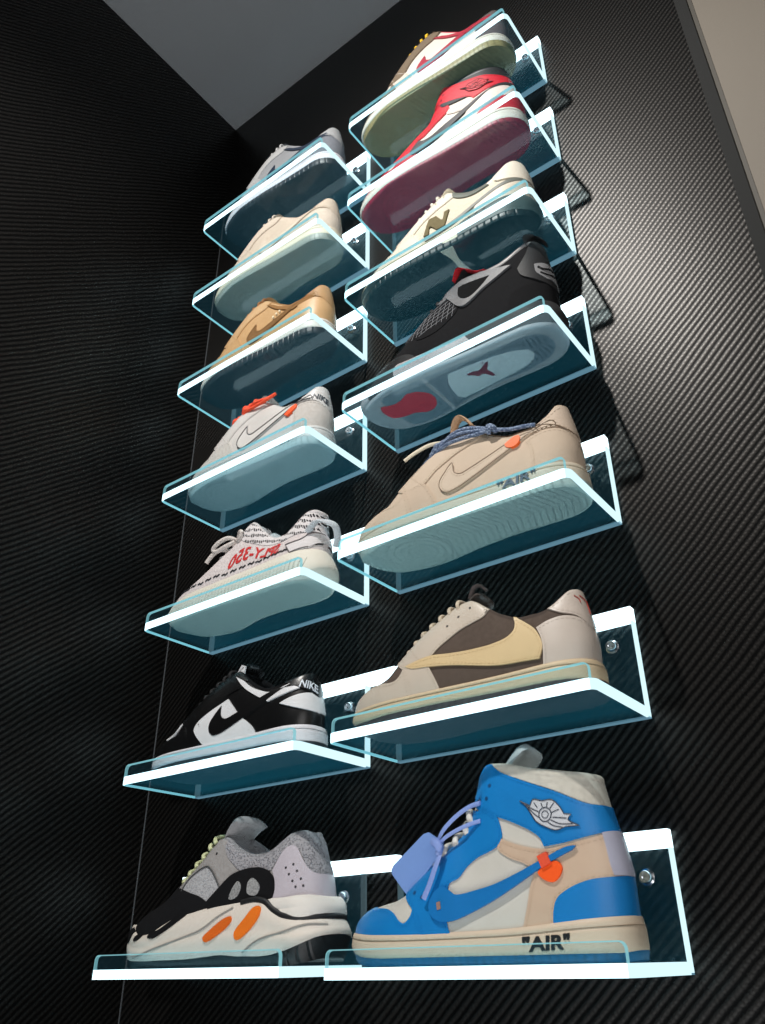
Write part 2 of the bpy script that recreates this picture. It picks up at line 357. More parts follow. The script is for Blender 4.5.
def twill(name, ax):
    """carbon twill wall covering: diagonal ribs built of short float yarns. ax: index of the in-plane horizontal axis"""
    m, t, b = nt(name)
    tc = nd(t, 'ShaderNodeTexCoord'); sx = nd(t, 'ShaderNodeSeparateXYZ'); t.links.new(tc.outputs['Object'], sx.inputs[0])
    U = sx.outputs[ax]; Z = sx.outputs[2]
    nz = nd(t, 'ShaderNodeTexNoise'); nz.inputs['Scale'].default_value = 7; nz.inputs['Detail'].default_value = 3
    t.links.new(tc.outputs['Object'], nz.inputs['Vector'])
    sgn = -1.0
    d = ma(t, 'ADD', ma(t, 'MULTIPLY', U, -TW_A), ma(t, 'MULTIPLY', Z, TW_B))
    d = ma(t, 'ADD', d, ma(t, 'MULTIPLY', nz.outputs['Fac'], .009))
    e = ma(t, 'ADD', ma(t, 'MULTIPLY', U, TW_B), ma(t, 'MULTIPLY', Z, TW_A))
    rib = ma(t, 'SINE', ma(t, 'MULTIPLY', d, 2*PI/TW_P))
    row = ma(t, 'FLOOR', ma(t, 'DIVIDE', d, TW_P))
    yarn = ma(t, 'SINE', ma(t, 'ADD', ma(t, 'MULTIPLY', e, 2*PI/(TW_P*.62)), ma(t, 'MULTIPLY', row, 1.9)))
    h = ma(t, 'ADD', ma(t, 'MULTIPLY', rib, .5), ma(t, 'MULTIPLY', ma(t, 'MULTIPLY', yarn, .17), ma(t, 'MAXIMUM', rib, 0.0)))
    fz = nd(t, 'ShaderNodeTexNoise'); fz.inputs['Scale'].default_value = 520; fz.inputs['Detail'].default_value = 2; t.links.new(tc.outputs['Object'], fz.inputs['Vector'])
    f = ma(t, 'ADD', ma(t, 'MULTIPLY', ma(t, 'ADD', h, .5), .9), ma(t, 'MULTIPLY', ma(t, 'SUBTRACT', fz.outputs['Fac'], .5), 1.1))
    n = nd(t, 'ShaderNodeMapRange'); t.links.new(f, n.inputs[0]); n.inputs[1].default_value = .12; n.inputs[2].default_value = .95
    t.links.new(mixc(t, n.outputs[0], lin(TW_G), lin(TW_C)), b.inputs['Base Color'])
    b.inputs['Roughness'].default_value = TW_R; b.inputs['Metallic'].default_value = TW_M
    sp = ma(t, 'MULTIPLY', n.outputs[0], TW_S); t.links.new(sp, b.inputs['Specular IOR Level'])
    bump(t, b, h, TW_BUMP, .0018)
    return m

# ------------------------------------------------------------------ mesh helpers
def finish(name, me, m, parent=None, sharp=38, extra=()):
    me.materials.clear()
    for k in (m,)+tuple(extra): me.materials.append(k)
    for p in me.polygons: p.use_smooth = True
    try: me.set_sharp_from_angle(angle=math.radians(sharp))
    except Exception: pass
    o = bpy.data.objects.new(name, me); COL.objects.link(o)
    if parent: o.parent = parent
    return o
class MB:
    """collects geometry in shoe millimetres (or metres with k=1) and links it as one mesh"""
    def __init__(s, k=MM, off=(-155, 0, 0)):
        s.v = []; s.f = []; s.mi = []; s.k = k; s.off = off
    def add(s, V, F, mi=0):
        n = len(s.v); s.v += [tuple(map(float, p)) for p in V]; s.f += [tuple(i+n for i in f) for f in F]; s.mi += [mi]*len(F)
    def build(s, name, m, parent=None, sharp=38, weld=0.0, extra=()):
        me = bpy.data.meshes.new(name)
        me.from_pydata([((x+s.off[0])*s.k, (y+s.off[1])*s.k, (z+s.off[2])*s.k) for x, y, z in s.v], [], s.f)
        for p, i in zip(me.polygons, s.mi): p.material_index = i
        bm = bmesh.new(); bm.from_mesh(me)
        if weld: bmesh.ops.remove_doubles(bm, verts=bm.verts, dist=weld*s.k)
        bmesh.ops.recalc_face_normals(bm, faces=bm.faces)
        bm.to_mesh(me); bm.free()
        mi = [p.material_index for p in me.polygons]
        o = finish(name, me, m, parent, sharp, extra)
        return o
def rows(a, b, close=False, off=0):
    n = len(a); F = []
    for i in range(n if close else n-1):
        j = (i+1) % n; F.append((a[i], a[j], b[j], b[i]))
    return F
def grid_faces(nu, nv, closeu=False, closev=False):
    F = []
    for i in range(nu if closeu else nu-1):
        for j in range(nv if closev else nv-1):
            a = i*nv+j; b = ((i+1) % nu)*nv+j; c = ((i+1) % nu)*nv+(j+1) % nv; d = i*nv+(j+1) % nv
            F.append((a, b, c, d))
    return F

def shell(B, name, m, parent, nt_=72, np_=20, open_from=None, bottom=True, mb=None):
    """both sides of a Body, closed at the bottom; top closed up to open_from (or everywhere)"""
    own = mb is None; mb = mb or MB()
    th = np.linspace(0, PI, nt_); ph = np.linspace(0, PI/2, np_)
    T, F = np.meshgrid(th, ph, indexing='ij')
    L = B.P(T, F, -1); R = B.P(T, F, 1)
    for G in (L, R):
        mb.add(G.reshape(-1, 3), grid_faces(nt_, np_))
    def strip(j, lim=None, k=7):
        a = L[:, j]; b = R[:, j]; n = nt_ if lim is None else int(np.searchsorted((1-np.cos(th))/2, lim))+1
        V = [a[i]+(b[i]-a[i])*q/(k-1) for i in range(n) for q in range(k)]
        mb.add(V, grid_faces(n, k))
    if bottom: strip(0)
    strip(np_-1, open_from)
    if own: return mb.build(name, m, parent, weld=.05)

def panel(B, name, poly, m, parent, lift=1.2, sides=(-1, 1), stitch=None, stitch_mat=None, base=-.6, step=3.0, mb=None, inset=2.4):
    path = smooth_path(poly, True, step)
    uv = B.inv(path)
    pts = []
    for i in range(len(uv)):
        a, b = uv[i], uv[(i+1) % len(uv)]
        n = max(1, int(np.linalg.norm(b-a)/.05))
        for j in range(n): pts.append(a+(b-a)*j/n)
    q = [pts[0]]
    for p in pts[1:]:
        if np.linalg.norm(p-q[-1]) > .004: q.append(p)
    if np.linalg.norm(q[0]-q[-1]) < .004: q.pop()
    n = len(q)
    if n < 3: return None
    Q = np.array(q)
    lo, hi = Q.min(0), Q.max(0)
    span = hi-lo
    du = max(.03, min(.06, span[0]/4)); dv = max(.03, min(.07, span[1]/4))
    inner = []
    def inside(p):
        x, y = p; c = False
        a = Q; b = np.roll(Q, -1, 0)
        cond = (a[:, 1] > y) != (b[:, 1] > y)
        xs = a[:, 0]+(y-a[:, 1])*(b[:, 0]-a[:, 0])/(b[:, 1]-a[:, 1]+1e-12)
        return np.count_nonzero(cond & (x < xs)) % 2 == 1
    for u in np.arange(lo[0]+du/2, hi[0], du):
        for v in np.arange(lo[1]+dv/2, hi[1], dv):
            p = np.array([u, v])
            if np.min(np.abs(Q-p).max(1)) > .018 and inside(p): inner.append(p)
    co = [Vector((p[0], p[1])) for p in list(Q)+inner]
    ed = [(i, (i+1) % n) for i in range(n)]
    vo, eo, fo, *_ = delaunay_2d_cdt(co, ed, [], 0, 1e-6)
    VV = np.array([(v.x, v.y) for v in vo])
    faces = [f for f in fo if inside(VV[list(f)].mean(0))]
    own = mb is None; mb = mb or MB()
    meets = (Q[:, 0] > PI-.03).any() or (Q[:, 0] < .03).any()
    if not meets:
        up = Q[Q[:, 1] > PI/2-.03]
        meets = len(up) > 1 and (np.abs(B.P(up[:, 0], up[:, 1], -1)[:, 1]) < .3).any()
    if own and len(sides) == 2 and not meets:
        a = panel(B, name, poly, m, parent, lift, (1,), None, None, base, step)
        return panel(B, name, poly, m, parent, lift, (-1,), stitch, stitch_mat, base, step, None, inset)
    for s in sides:
        top = B.P(VV[:, 0], VV[:, 1], s, lift); mb.add(top, faces)
        bt = B.P(Q[:, 0], Q[:, 1], s, lift); bb = B.P(Q[:, 0], Q[:, 1], s, base)
        mb.add(np.concatenate([bt, bb]), [(i, (i+1) % n, n+(i+1) % n, n+i) for i in range(n)])
        if stitch:
            dashes(B, path, s, lift, mb, inset)
    if own:
        return mb.build(name, m, parent, sharp=50, weld=.02, extra=(stitch_mat,) if stitch else ())
def dashes(B, path, s, lift, mb, inset, mi=1, closed=True, L=2.8, G=1.7, w=.62):
    """a row of thread stitches set in from a panel's edge"""
    P = np.array(path); n = len(P)
    if inset:
        A = np.roll(P, 1, 0); C = np.roll(P, -1, 0)
        tn = C-A; tn /= np.maximum(np.linalg.norm(tn, axis=1, keepdims=True), 1e-6)
        ar = np.sum(P[:, 0]*np.roll(P[:, 1], -1)-np.roll(P[:, 0], -1)*P[:, 1])
        nr = np.stack([-tn[:, 1], tn[:, 0]], 1)*(1 if ar > 0 else -1)
        P = P+nr*inset
    if closed: P = np.concatenate([P, P[:1]])
    d = np.concatenate([[0], np.cumsum(np.linalg.norm(np.diff(P, axis=0), axis=1))])
    t0 = np.arange(0, d[-1]-L, L+G)
    if not len(t0): return
    pa = np.stack([np.interp(t0, d, P[:, k]) for k in (0, 1)], 1); pb = np.stack([np.interp(t0+L, d, P[:, k]) for k in (0, 1)], 1)
    ua, ub = B.inv(pa), B.inv(pb)
    xa, za = B.xz(ua[:, 0], ua[:, 1])
    qa, qb = B.P(ua[:, 0], ua[:, 1], s, lift+.35), B.P(ub[:, 0], ub[:, 1], s, lift+.35); N = B.N(ua[:, 0], ua[:, 1], s)
    for i in range(len(t0)):
        if abs(xa[i]-pa[i, 0])+abs(za[i]-pa[i, 1]) > .8 or ua[i, 1] > 1.5 or ua[i, 0] > 3.0: continue
        p, q_, nn = qa[i], qb[i], N[i]
        dr = q_-p; l = np.linalg.norm(dr)
        if l < .5 or l > 5: continue
        sd = np.cross(dr/l, nn)*w
        V = [p+sd, p-sd, q_-sd, q_+sd]; V += [v-nn*.5 for v in V]
        mb.add(V, [(0, 1, 2, 3), (0, 4, 5, 1), (1, 5, 6, 2), (2, 6, 7, 3), (3, 7, 4, 0)], mi)

def tube(mb, path, r, r2=None, wide=None, n=8, mi=0, cap=True, taper=None):
    """round or flat cord along a path; wide = direction of the broad axis"""
    P = np.array(path, float); N = len(P)
    T = np.gradient(P, axis=0); T /= np.maximum(np.linalg.norm(T, axis=1, keepdims=True), 1e-9)
    up = np.array(wide if wide is not None else (0.13, .21, .97), float)
    V = []
    for i in range(N):
        a = up-T[i]*np.dot(up, T[i])
        if np.linalg.norm(a) < 1e-3: a = np.array([0, 1., 0])-T[i]*T[i][1]
        a /= np.linalg.norm(a); b = np.cross(T[i], a)
        k = 1.0 if taper is None else taper[i]
        for j in range(n):
            w = 2*PI*j/n; V.append(P[i]+k*(a*math.cos(w)*r+b*math.sin(w)*(r2 or r)))
    F = grid_faces(N, n, False, True)
    if cap: F += [tuple(range(n)), tuple((N-1)*n+j for j in range(n))]
    mb.add(V, F, mi)
def curve_pts(pts, k=6):
    P = [np.array(p, float) for p in pts]; out = []
    for i in range(len(P)-1):
        p1, p2 = P[i], P[i+1]; p0 = P[i-1] if i else 2*p1-p2; p3 = P[i+2] if i+2 < len(P) else 2*p2-p1
        for j in range(k):
            u = j/k
            out.append(.5*((2*p1)+(p2-p0)*u+(2*p0-5*p1+4*p2-p3)*u*u+(3*p1-p0-3*p2+p3)*u**3))
    out.append(P[-1]); return np.array(out)

def lining(B, s0, name, m, parent, roll=1.6, depth=38, wall=6.5):
    """padded collar edge, inner wall and sock floor of the opening from s0 back to the heel"""
    th = np.arccos(1-2*np.linspace(s0, 1, 34)); th = np.arccos(np.clip(1-2*np.linspace(s0, 1, 34)**1.0, -1, 1))
    th = np.linspace(math.acos(1-2*s0), PI, 40)
    a = B.P(th, np.full_like(th, PI/2), -1); b = B.P(th, np.full_like(th, PI/2), 1)[::-1]
    ring = np.concatenate([a, b[1:]])
    T = np.gradient(ring, axis=0); T[:, 2] = 0; T /= np.maximum(np.linalg.norm(T, axis=1, keepdims=True), 1e-9)
    inn = np.stack([-T[:, 1], T[:, 0], 0*T[:, 0]], 1)
    sec = [(-roll*.3, -7), (-roll, -3.5), (-roll*.9, .2), (.4, 2.2), (wall*.55, 2.4), (wall, -.6), (wall+1.2, -10), (wall+2.5, -depth)]
    mb = MB(); G = np.stack([ring+inn*o+np.array([0, 0, z]) for o, z in sec], 1)
    n = len(ring); mb.add(G.reshape(-1, 3), grid_faces(n, len(sec)))
    low = G[:, -1]; h = n//2
    V = []
    for i in range(h+1):
        for q in range(5): V.append(low[i]+(low[n-1-i]-low[i])*q/4)
    mb.add(V, grid_faces(h+1, 5))
    # front end of the opening
    V = []
    for j in range(len(sec)):
        for q in range(5): V.append(G[0, j]+(G[-1, j]-G[0, j])*q/4)
    mb.add(V, grid_faces(len(sec), 5))
    return mb.build(name, m, parent, sharp=60, weld=.05)

def tongue(name, st, m, parent, t=5.0, arch=5.0, extra=None):
    """padded tongue: stations (x, z, half width) from the throat to the tip"""
    st = np.array(st, float); P = curve_pts(np.stack([st[:, 0], 0*st[:, 0], st[:, 1]], 1), 5)
    u = np.linspace(0, 1, len(P)); W = np.interp(u, np.linspace(0, 1, len(st)), st[:, 2])
    T = np.gradient(P, axis=0); T /= np.linalg.norm(T, axis=1, keepdims=True)
    N = np.stack([-T[:, 2], 0*T[:, 0], T[:, 0]], 1)
    k = 9; V = []
    for i in range(len(P)):
        e = t*min(1, (len(P)-1-i)/2+.35)
        w = W[i]*(1-.35*max(0, 1-(len(P)-1-i)/2.0)**2)
        up = [P[i]+np.array([0, w*y, 0])+N[i]*(e/2*(1-y**4)-arch*y*y) for y in np.linspace(-1, 1, k)]
        dn = [P[i]+np.array([0, w*y, 0])+N[i]*(-e/2*(1-y**4)-arch*y*y) for y in np.linspace(1, -1, k)]
        V += up+dn
    n2 = 2*k; F = grid_faces(len(P), n2, False, True)+[tuple(range(n2)), tuple((len(P)-1)*n2+j for j in range(n2))]
    mb = MB(); mb.add(V, F); return mb.build(name, m, parent, sharp=60, weld=.02)

def topz(B, x):
    """theta on the top edge at side-view x"""
    a, b = float(B.xt(1.0)), float(B.xh(1.0)); return math.acos(1-2*(x-a)/(b-a))
def laces(B, xs, m, parent, r=2.6, flat=1.4, drop=.2, rise=3.0, name='lace'):
    rise += 1.5; flat *= 1.35
    for x in xs:
        th = topz(B, x)
        d = B.P(th+.02, PI/2, -1)-B.P(th-.02, PI/2, -1); d[1] = 0; d /= np.linalg.norm(d)
        nrm = np.array([-d[2], 0, d[0]])
        e0 = [B.P(th, PI/2-drop*1.5, s, .6) for s in (-1, 1)]; e1 = [B.P(th, PI/2-drop*1.05, s, 2.4+flat*.6) for s in (-1, 1)]
        t = [B.P(th, PI/2-drop*.35, s, 2.6+flat*.6)+nrm*1.2 for s in (-1, 1)]
        c = (t[0]+t[1])/2+nrm*(rise*.6)
        p = curve_pts([e0[0], e1[0], t[0], c*.55+t[0]*.45+nrm*.8, c, c*.55+t[1]*.45+nrm*.8, t[1], e1[1], e0[1]], 4)
        mb = MB(); tube(mb, p, r, flat, wide=d); mb.build(name, m, parent, sharp=70)

def flat_panel(name, poly, m, parent, z=.25, h=.2, step=2.5, mb=None):
    """a slab on the underside of a sole, outline in (x, y)"""
    q = smooth_path(poly, True, step); n = len(q); own = mb is None; mb = mb or MB()
    V = [(x, y, z) for x, y in q]+[(x, y, z+h) for x, y in q]
    mb.add(V, [tuple(range(n)), tuple(range(2*n-1, n-1, -1))]+[(i, (i+1) % n, n+(i+1) % n, n+i) for i in range(n)])
    if own: return mb.build(name, m, parent, sharp=30)

def glyphs(text, bold=.02, shear=0.0):
    c = bpy.data.curves.new('tmp', 'FONT'); c.body = text; c.size = 1; c.offset = bold; c.shear = shear; c.resolution_u = 3; c.extrude = .05
    o = bpy.data.objects.new('tmp', c); COL.objects.link(o)
    dg = bpy.context.evaluated_depsgraph_get(); me = bpy.data.meshes.new_from_object(o.evaluated_get(dg))
    V = np.array([v.co[:] for v in me.vertices]); F = [tuple(p.vertices) for p in me.polygons]
    bpy.data.objects.remove(o); bpy.data.curves.remove(c); bpy.data.meshes.remove(me)
    V[:, 0] = (V[:, 0]-V[:, 0].min())/(V[:, 0].max()-V[:, 0].min()); V[:, 1] = (V[:, 1]-V[:, 1].min())/(V[:, 1].max()-V[:, 1].min())
    V[:, 2] = V[:, 2] > 0
    return V, F
def lettering(B, name, text, quad, m, parent, lift=1.0, mirror=False, **kw):
    """text wrapped on a Body; quad = (x, z) of bottom left, bottom right, top left, top right"""
    V, F = glyphs(text, **kw); C = B.inv(quad)
    u = V[:, 0:1]; v = V[:, 1:2]
    if mirror: u = 1-u
    uv = C[0]*(1-u)*(1-v)+C[1]*u*(1-v)+C[2]*(1-u)*v+C[3]*u*v
    a = B.P(uv[:, 0], uv[:, 1], -1, lift); b = B.P(uv[:, 0], uv[:, 1], -1, lift-.8)
    X = np.where(V[:, 2:3] > .5, a, b)
    mb = MB(); mb.add(X, F); return mb.build(name, m, parent, sharp=30)
def disc(mb, B, x, z, r, lift=.5, s=-1, ring=None):
    """eyelet or perforation on the side of a Body"""
    uv = B.inv([(x, z)])[0]; p = B.P(uv[0], uv[1], s, lift); n = B.N(uv[0], uv[1], s)
    a = np.cross(n, (0, 0, 1.)); a /= np.linalg.norm(a); b = np.cross(n, a)
    k = 12; V = [p+r*(a*math.cos(2*PI*i/k)+b*math.sin(2*PI*i/k)) for i in range(k)]; V += [v-n*(lift+.8) for v in V]
    mb.add(V, [tuple(range(k))]+[(i, (i+1) % k, k+(i+1) % k, k+i) for i in range(k)])
def line_on(mb, B, pts, r=.6, lift=1.0, s=-1, closed=False, mi=0, step=3, flat=None):
    q = smooth_path(pts, closed, step); uv = B.inv(q)
    P = B.P(uv[:, 0], uv[:, 1], s, lift)
    if closed: P = np.concatenate([P, P[:1]])
    tube(mb, P, r, flat, n=6, mi=mi)

def thing(name, label, cat, loc, group=None, rot=0):
    o = bpy.data.objects.new(name, None); COL.objects.link(o); o.empty_display_size = .02
    o.location = loc; o.rotation_euler = (0, 0, rot)
    o['label'] = label; o['category'] = cat
    if group: o['group'] = group
    return o
def box(mb, x0, x1, y0, y1, z0, z1):
    V = [(x, y, z) for z in (z0, z1) for y in (y0, y1) for x in (x0, x1)]
    mb.add(V, [(0, 2, 3, 1), (4, 5, 7, 6), (0, 1, 5, 4), (2, 6, 7, 3), (0, 4, 6, 2), (1, 3, 7, 5)])
def MBm(): return MB(1.0, (0, 0, 0))
# ------------------------------------------------------------------ the alcove
ACR = acrylic()
WHITE = (.70, .93, 1.0)
LED = glow('led_strip', WHITE, LED_S)
LEDF = glow('led_edge', (.62, .92, 1.0), LED_E)
LEDR = glow('led_end', (.66, .93, 1.0), LED_R)
LEDL = glow('led_side', (.30, .82, .95), LED_L)
FROST = edge_acrylic('frosted_edge', (.35, .72, .95), FROST_S)
FROSTD = edge_acrylic('frosted_edge_dim', (.45, .70, .80), FROST_D)
LIPE = edge_acrylic('lip_edge', (.40, .88, .95), LIP_S)
def struct(name, mb, m):
    o = mb.build(name, m); o['kind'] = 'structure'; return o
XL, XR, ZC = -.484, .5285, 1.842
mb = MBm(); box(mb, XL, XR, 0, .03, -.75, ZC); struct('wall_back', mb, twill('carbon_twill_back', 0))
mb = MBm(); box(mb, XL-.03, XL, -2.2, .03, -.75, ZC); struct('wall_left', mb, twill('carbon_twill_left', 1))
mb = MBm(); box(mb, XL-.03, 2.0, -2.2, .06, ZC, ZC+.03); struct('ceiling', mb, mat('paint', CEIL_C))
mb = MBm(); box(mb, XL-.03, 2.0, -2.2, .06, -.78, -.75); struct('floor', mb, mat('paint', (40, 40, 42), .5))
mb = MBm(); box(mb, XR+.022, 2.0, .0, .03, -.75, ZC); struct('wall_right', mb, mat('paint', BEIGE, .7))
mb = MBm(); box(mb, XR, XR+.0155, -.004, .03, -.75, ZC); struct('trim_1', mb, mat('paint', (20, 21, 20), .85))
mb = MBm(); box(mb, XR+.0155, XR+.022, -.001, .03, -.75, ZC); struct('trim_2', mb, mat('paint', (72, 68, 60), .6))
mb = MBm(); box(mb, XL, XL+.0012, -.0012, 0, -.75, ZC-.3); struct('trim_3', mb, mat('paint', (84, 87, 90), .6))

# ------------------------------------------------------------------ shelves
SL, SD, SH, ST = .315, .1357, .119, .0100
def outline(o, r=.010):
    """floor sheet outline from back left round the front to back right, inset by o"""
    P = [(o, -.009)]
    q = max(r-o, .001)
    for k in range(7):
        a = PI+PI/2*k/6; P.append((o+q+q*math.cos(a), -SD+o+q+q*math.sin(a)))
    for k in range(7):
        a = 1.5*PI+PI/2*k/6; P.append((SL-o-q+q*math.cos(a), -SD+o+q+q*math.sin(a)))
    P.append((SL-o, -.009)); return P
def prism(mb, poly, z0, z1):
    n = len(poly); V = [(x, y, z0) for x, y in poly]+[(x, y, z1) for x, y in poly]
    mb.add(V, [tuple(range(n)), tuple(range(2*n-1, n-1, -1))]+[(i, (i+1) % n, n+(i+1) % n, n+i) for i in range(n)])
def band(mb, A, Bp, z0, z1, ax=2, fix=None):
    n = len(A)
    def q(p, z): return (p[0], p[1], z) if ax == 2 else (p[0], z, p[1])
    V = [q(p, z0) for p in A]+[q(p, z1) for p in A]+[q(p, z0) for p in Bp]+[q(p, z1) for p in Bp]
    F = []
    for i in range(n-1):
        F += [(i, i+1, n+i+1, n+i), (2*n+i, 3*n+i, 3*n+i+1, 2*n+i+1), (i, 2*n+i, 2*n+i+1, i+1), (n+i, n+i+1, 3*n+i+1, 3*n+i)]
    F += [(0, n, 3*n, 2*n), (n-1, 3*n-1, 4*n-1, 2*n-1)]
    mb.add(V, F)
def lip_line(o):
    x0, x1, z1, r = .006+o, SL-.004-o, .0255-o, .006
    q = r-o*.6; P = [(x0, ST)]
    for k in range(6):
        a = PI-PI/2*k/5; P.append((x0+q+q*math.cos(a), z1-q+q*math.sin(a)))
    for k in range(6):
        a = PI/2-PI/2*k/5; P.append((x1-q+q*math.cos(a), z1-q+q*math.sin(a)))
    P.append((x1, ST)); return P
def make_shelf(x, z, label, bar=None, dim_end=False):
    t = thing('display_shelf', label, 'shelf', (x, -.001, z), 'wall-mounted acrylic shelves')
    e = .0022
    inn = outline(e)
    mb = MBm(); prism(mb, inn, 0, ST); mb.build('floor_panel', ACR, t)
    out = outline(0)
    A, Bi = out[4:11], inn[4:11]
    mb = MBm(); band(mb, out[10:], inn[10:], 0, ST); mb.build('edge_light', LEDR, t)['label'] = 'pale cyan side light strip'
    mb = MBm(); band(mb, A, Bi, 0, ST); mb.build('edge_light', LEDF, t)['label'] = 'bright white front light strip'
    mb = MBm(); band(mb, out[:5], inn[:5], 0, .0026); mb.build('edge_light', LEDL, t)['label'] = 'dim cyan side light strip'
    hb = SH-.016
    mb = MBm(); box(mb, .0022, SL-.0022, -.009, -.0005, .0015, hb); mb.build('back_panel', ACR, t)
    mb = MBm(); box(mb, 0, bar or SL, -.0105, -.0005, hb, SH); mb.build('light_bar', LED, t)
    mb = MBm(); box(mb, SL-.0022, SL, -.009, -.0005, .0015, hb); mb.build('end_light', FROSTD if dim_end else LEDR, t)
    mb = MBm(); box(mb, 0, .0022, -.009, -.0005, .0015, hb); mb.build('end_edge', FROSTD, t)
    mb = MBm(); box(mb, 0, SL, -.009, -.0005, 0, .0015); mb.build('rear_edge', FROST, t)
    mb = MBm(); q = lip_line(.001); n = len(q)
    y0, y1 = -SD+.0006, -SD+.0046
    V = [(p[0], y0, p[1]) for p in q]+[(p[0], y1, p[1]) for p in q]
    mb.add(V, [tuple(range(n)), tuple(range(2*n-1, n-1, -1))]+[(i, (i+1) % n, n+(i+1) % n, n+i) for i in range(n)]); lp = mb.build('front_lip', ACR, t)
    mb = MBm(); band(mb, lip_line(0), q, y0, y1, ax=1); mb.build('lip_edge', LIPE, lp)
    for sx in (.024, SL-.026):
        mb = MBm(); k = 16
        prof = [(.0075, -.0092), (.0075, -.0105), (.0058, -.0112), (.0058, -.0150), (.0050, -.0162), (.0028, -.0162), (.0026, -.0140), (.0004, -.0138)]
        V = [(sx+r*math.cos(2*PI*i/k), y, .079+r*math.sin(2*PI*i/k)) for r, y in prof for i in range(k)]
        mb.add(V, grid_faces(len(prof), k, False, True)); mb.build('standoff_screw', mat('metal', (225, 230, 235), .18), t)
    return t
LABEL_R = ['acrylic shelf under the blue and bone high-top sneaker', 'acrylic shelf under the brown and cream low sneaker', 'acrylic shelf under the tan sneaker with blue rope laces',
    'acrylic shelf under the black sneaker with the red sole patch', 'acrylic shelf under the cream sneaker with the dark green sole', 'acrylic shelf under the red and white high-top sneaker', 'acrylic shelf under the gum-soled sneaker, topmost on the right']
LABEL_L = ['acrylic shelf under the grey chunky runner with orange pods', 'acrylic shelf under the black and white low sneaker', 'acrylic shelf under the zebra knit runner',
    'acrylic shelf under the white sneaker with orange laces', 'acrylic shelf under the tan leather sneaker with brown trim', 'acrylic shelf under the plain beige sneaker', 'acrylic shelf under the grey and navy sneaker, topmost on the left']
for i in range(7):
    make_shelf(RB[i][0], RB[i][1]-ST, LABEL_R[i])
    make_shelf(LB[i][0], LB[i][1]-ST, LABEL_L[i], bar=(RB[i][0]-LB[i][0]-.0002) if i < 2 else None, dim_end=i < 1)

# ------------------------------------------------------------------ camera and light
cam = bpy.data.cameras.new('camera'); co = bpy.data.objects.new('camera', cam); COL.objects.link(co)
CF, CYAW, CPITCH, CROLL, CX, CY, CZ, CSX, CSY = CAM
fw = Vector((-math.sin(CYAW), math.cos(CYAW), 0)); r0 = fw.cross(Vector((0, 0, 1)))
f2 = fw*math.cos(CPITCH)+Vector((0, 0, math.sin(CPITCH))); u0 = r0.cross(f2)
rr = r0*math.cos(CROLL)+u0*math.sin(CROLL); uu = -r0*math.sin(CROLL)+u0*math.cos(CROLL)
co.matrix_world = Matrix(((rr.x, uu.x, -f2.x, CX), (rr.y, uu.y, -f2.y, CY), (rr.z, uu.z, -f2.z, CZ), (0, 0, 0, 1)))
cam.sensor_fit = 'HORIZONTAL'; cam.sensor_width = 36; cam.lens = CF/765*36
cam.shift_x = -CSX/765; cam.shift_y = CSY/765; cam.clip_start = .01
scene.camera = co
def lamp(name, kind, loc, tgt, power, c, **kw):
    l = bpy.data.lights.new(name, kind); l.energy = power; l.color = c
    for k, v in kw.items(): setattr(l, k, v)
    o = bpy.data.objects.new(name, l); COL.objects.link(o); o.location = loc
    d = Vector(tgt)-Vector(loc); o.rotation_euler = d.to_track_quat('-Z', 'Y').to_euler(); return o
LIGHTS()
w = bpy.data.worlds.new('world'); scene.world = w; w.use_nodes = True
w.node_tree.nodes['Background'].inputs[0].default_value = (.75, .85, 1, 1); w.node_tree.nodes['Background'].inputs[1].default_value = WORLD_S
scene.view_settings.view_transform = 'Standard'; scene.view_settings.look = 'None'; scene.view_settings.gamma = 1
scene.view_settings.use_curve_mapping = False; scene.view_settings.exposure = EXPO
scene.cycles.max_bounces = 14; scene.cycles.transparent_max_bounces = 40; scene.cycles.use_denoising = True; scene.cycles.denoising_input_passes = 'RGB'
scene.cycles.sample_clamp_indirect = 4; scene.cycles.caustics_reflective = False; scene.cycles.caustics_refractive = False
# ------------------------------------------------------------------ sneakers
def L_(c, r=None): return mat('leather', c, r)
# where each pair half stands on its shelf: shift along it, shift to the wall (mm), size
FIT = dict(R1=(-9.9,10,1.015), R2=(-9.9,10,1.028), R3=(-7.9,14,1.068), R4=(-8.2,14,1.045), R5=(-15.8,14,1.005), R6=(-18.5,14,1.031), R7=(-17.7,14,1.017),
    L1=(-16.1,14,.998), L2=(-13.9,14,1.0), L3=(-10.9,14,1.021), L4=(-6.3,14,1.002), L5=(-8.2,14,1.0), L6=(-4.9,14,1.001), L7=(-3,14,1.0))
TALL = dict(R7=1.14, R6=1.02, R5=1.12, R4=1.09, L7=1.12, L6=1.10, L5=1.10, L4=1.07)
def shoe(row, col, name, label, yo=0):
    x, z = (RB if col == 'R' else LB)[row-1]; dx, dy, sc = FIT['%s%d' % (col, row)]
    o = thing(name, label, 'sneaker', (x+.155+dx*MM, -.085+dy*MM, z), 'sneakers on the lit shelves')
    o.scale = (sc, sc, sc*TALL.get('%s%d' % (col, row), 1.0)); return o
OUTW = dict()
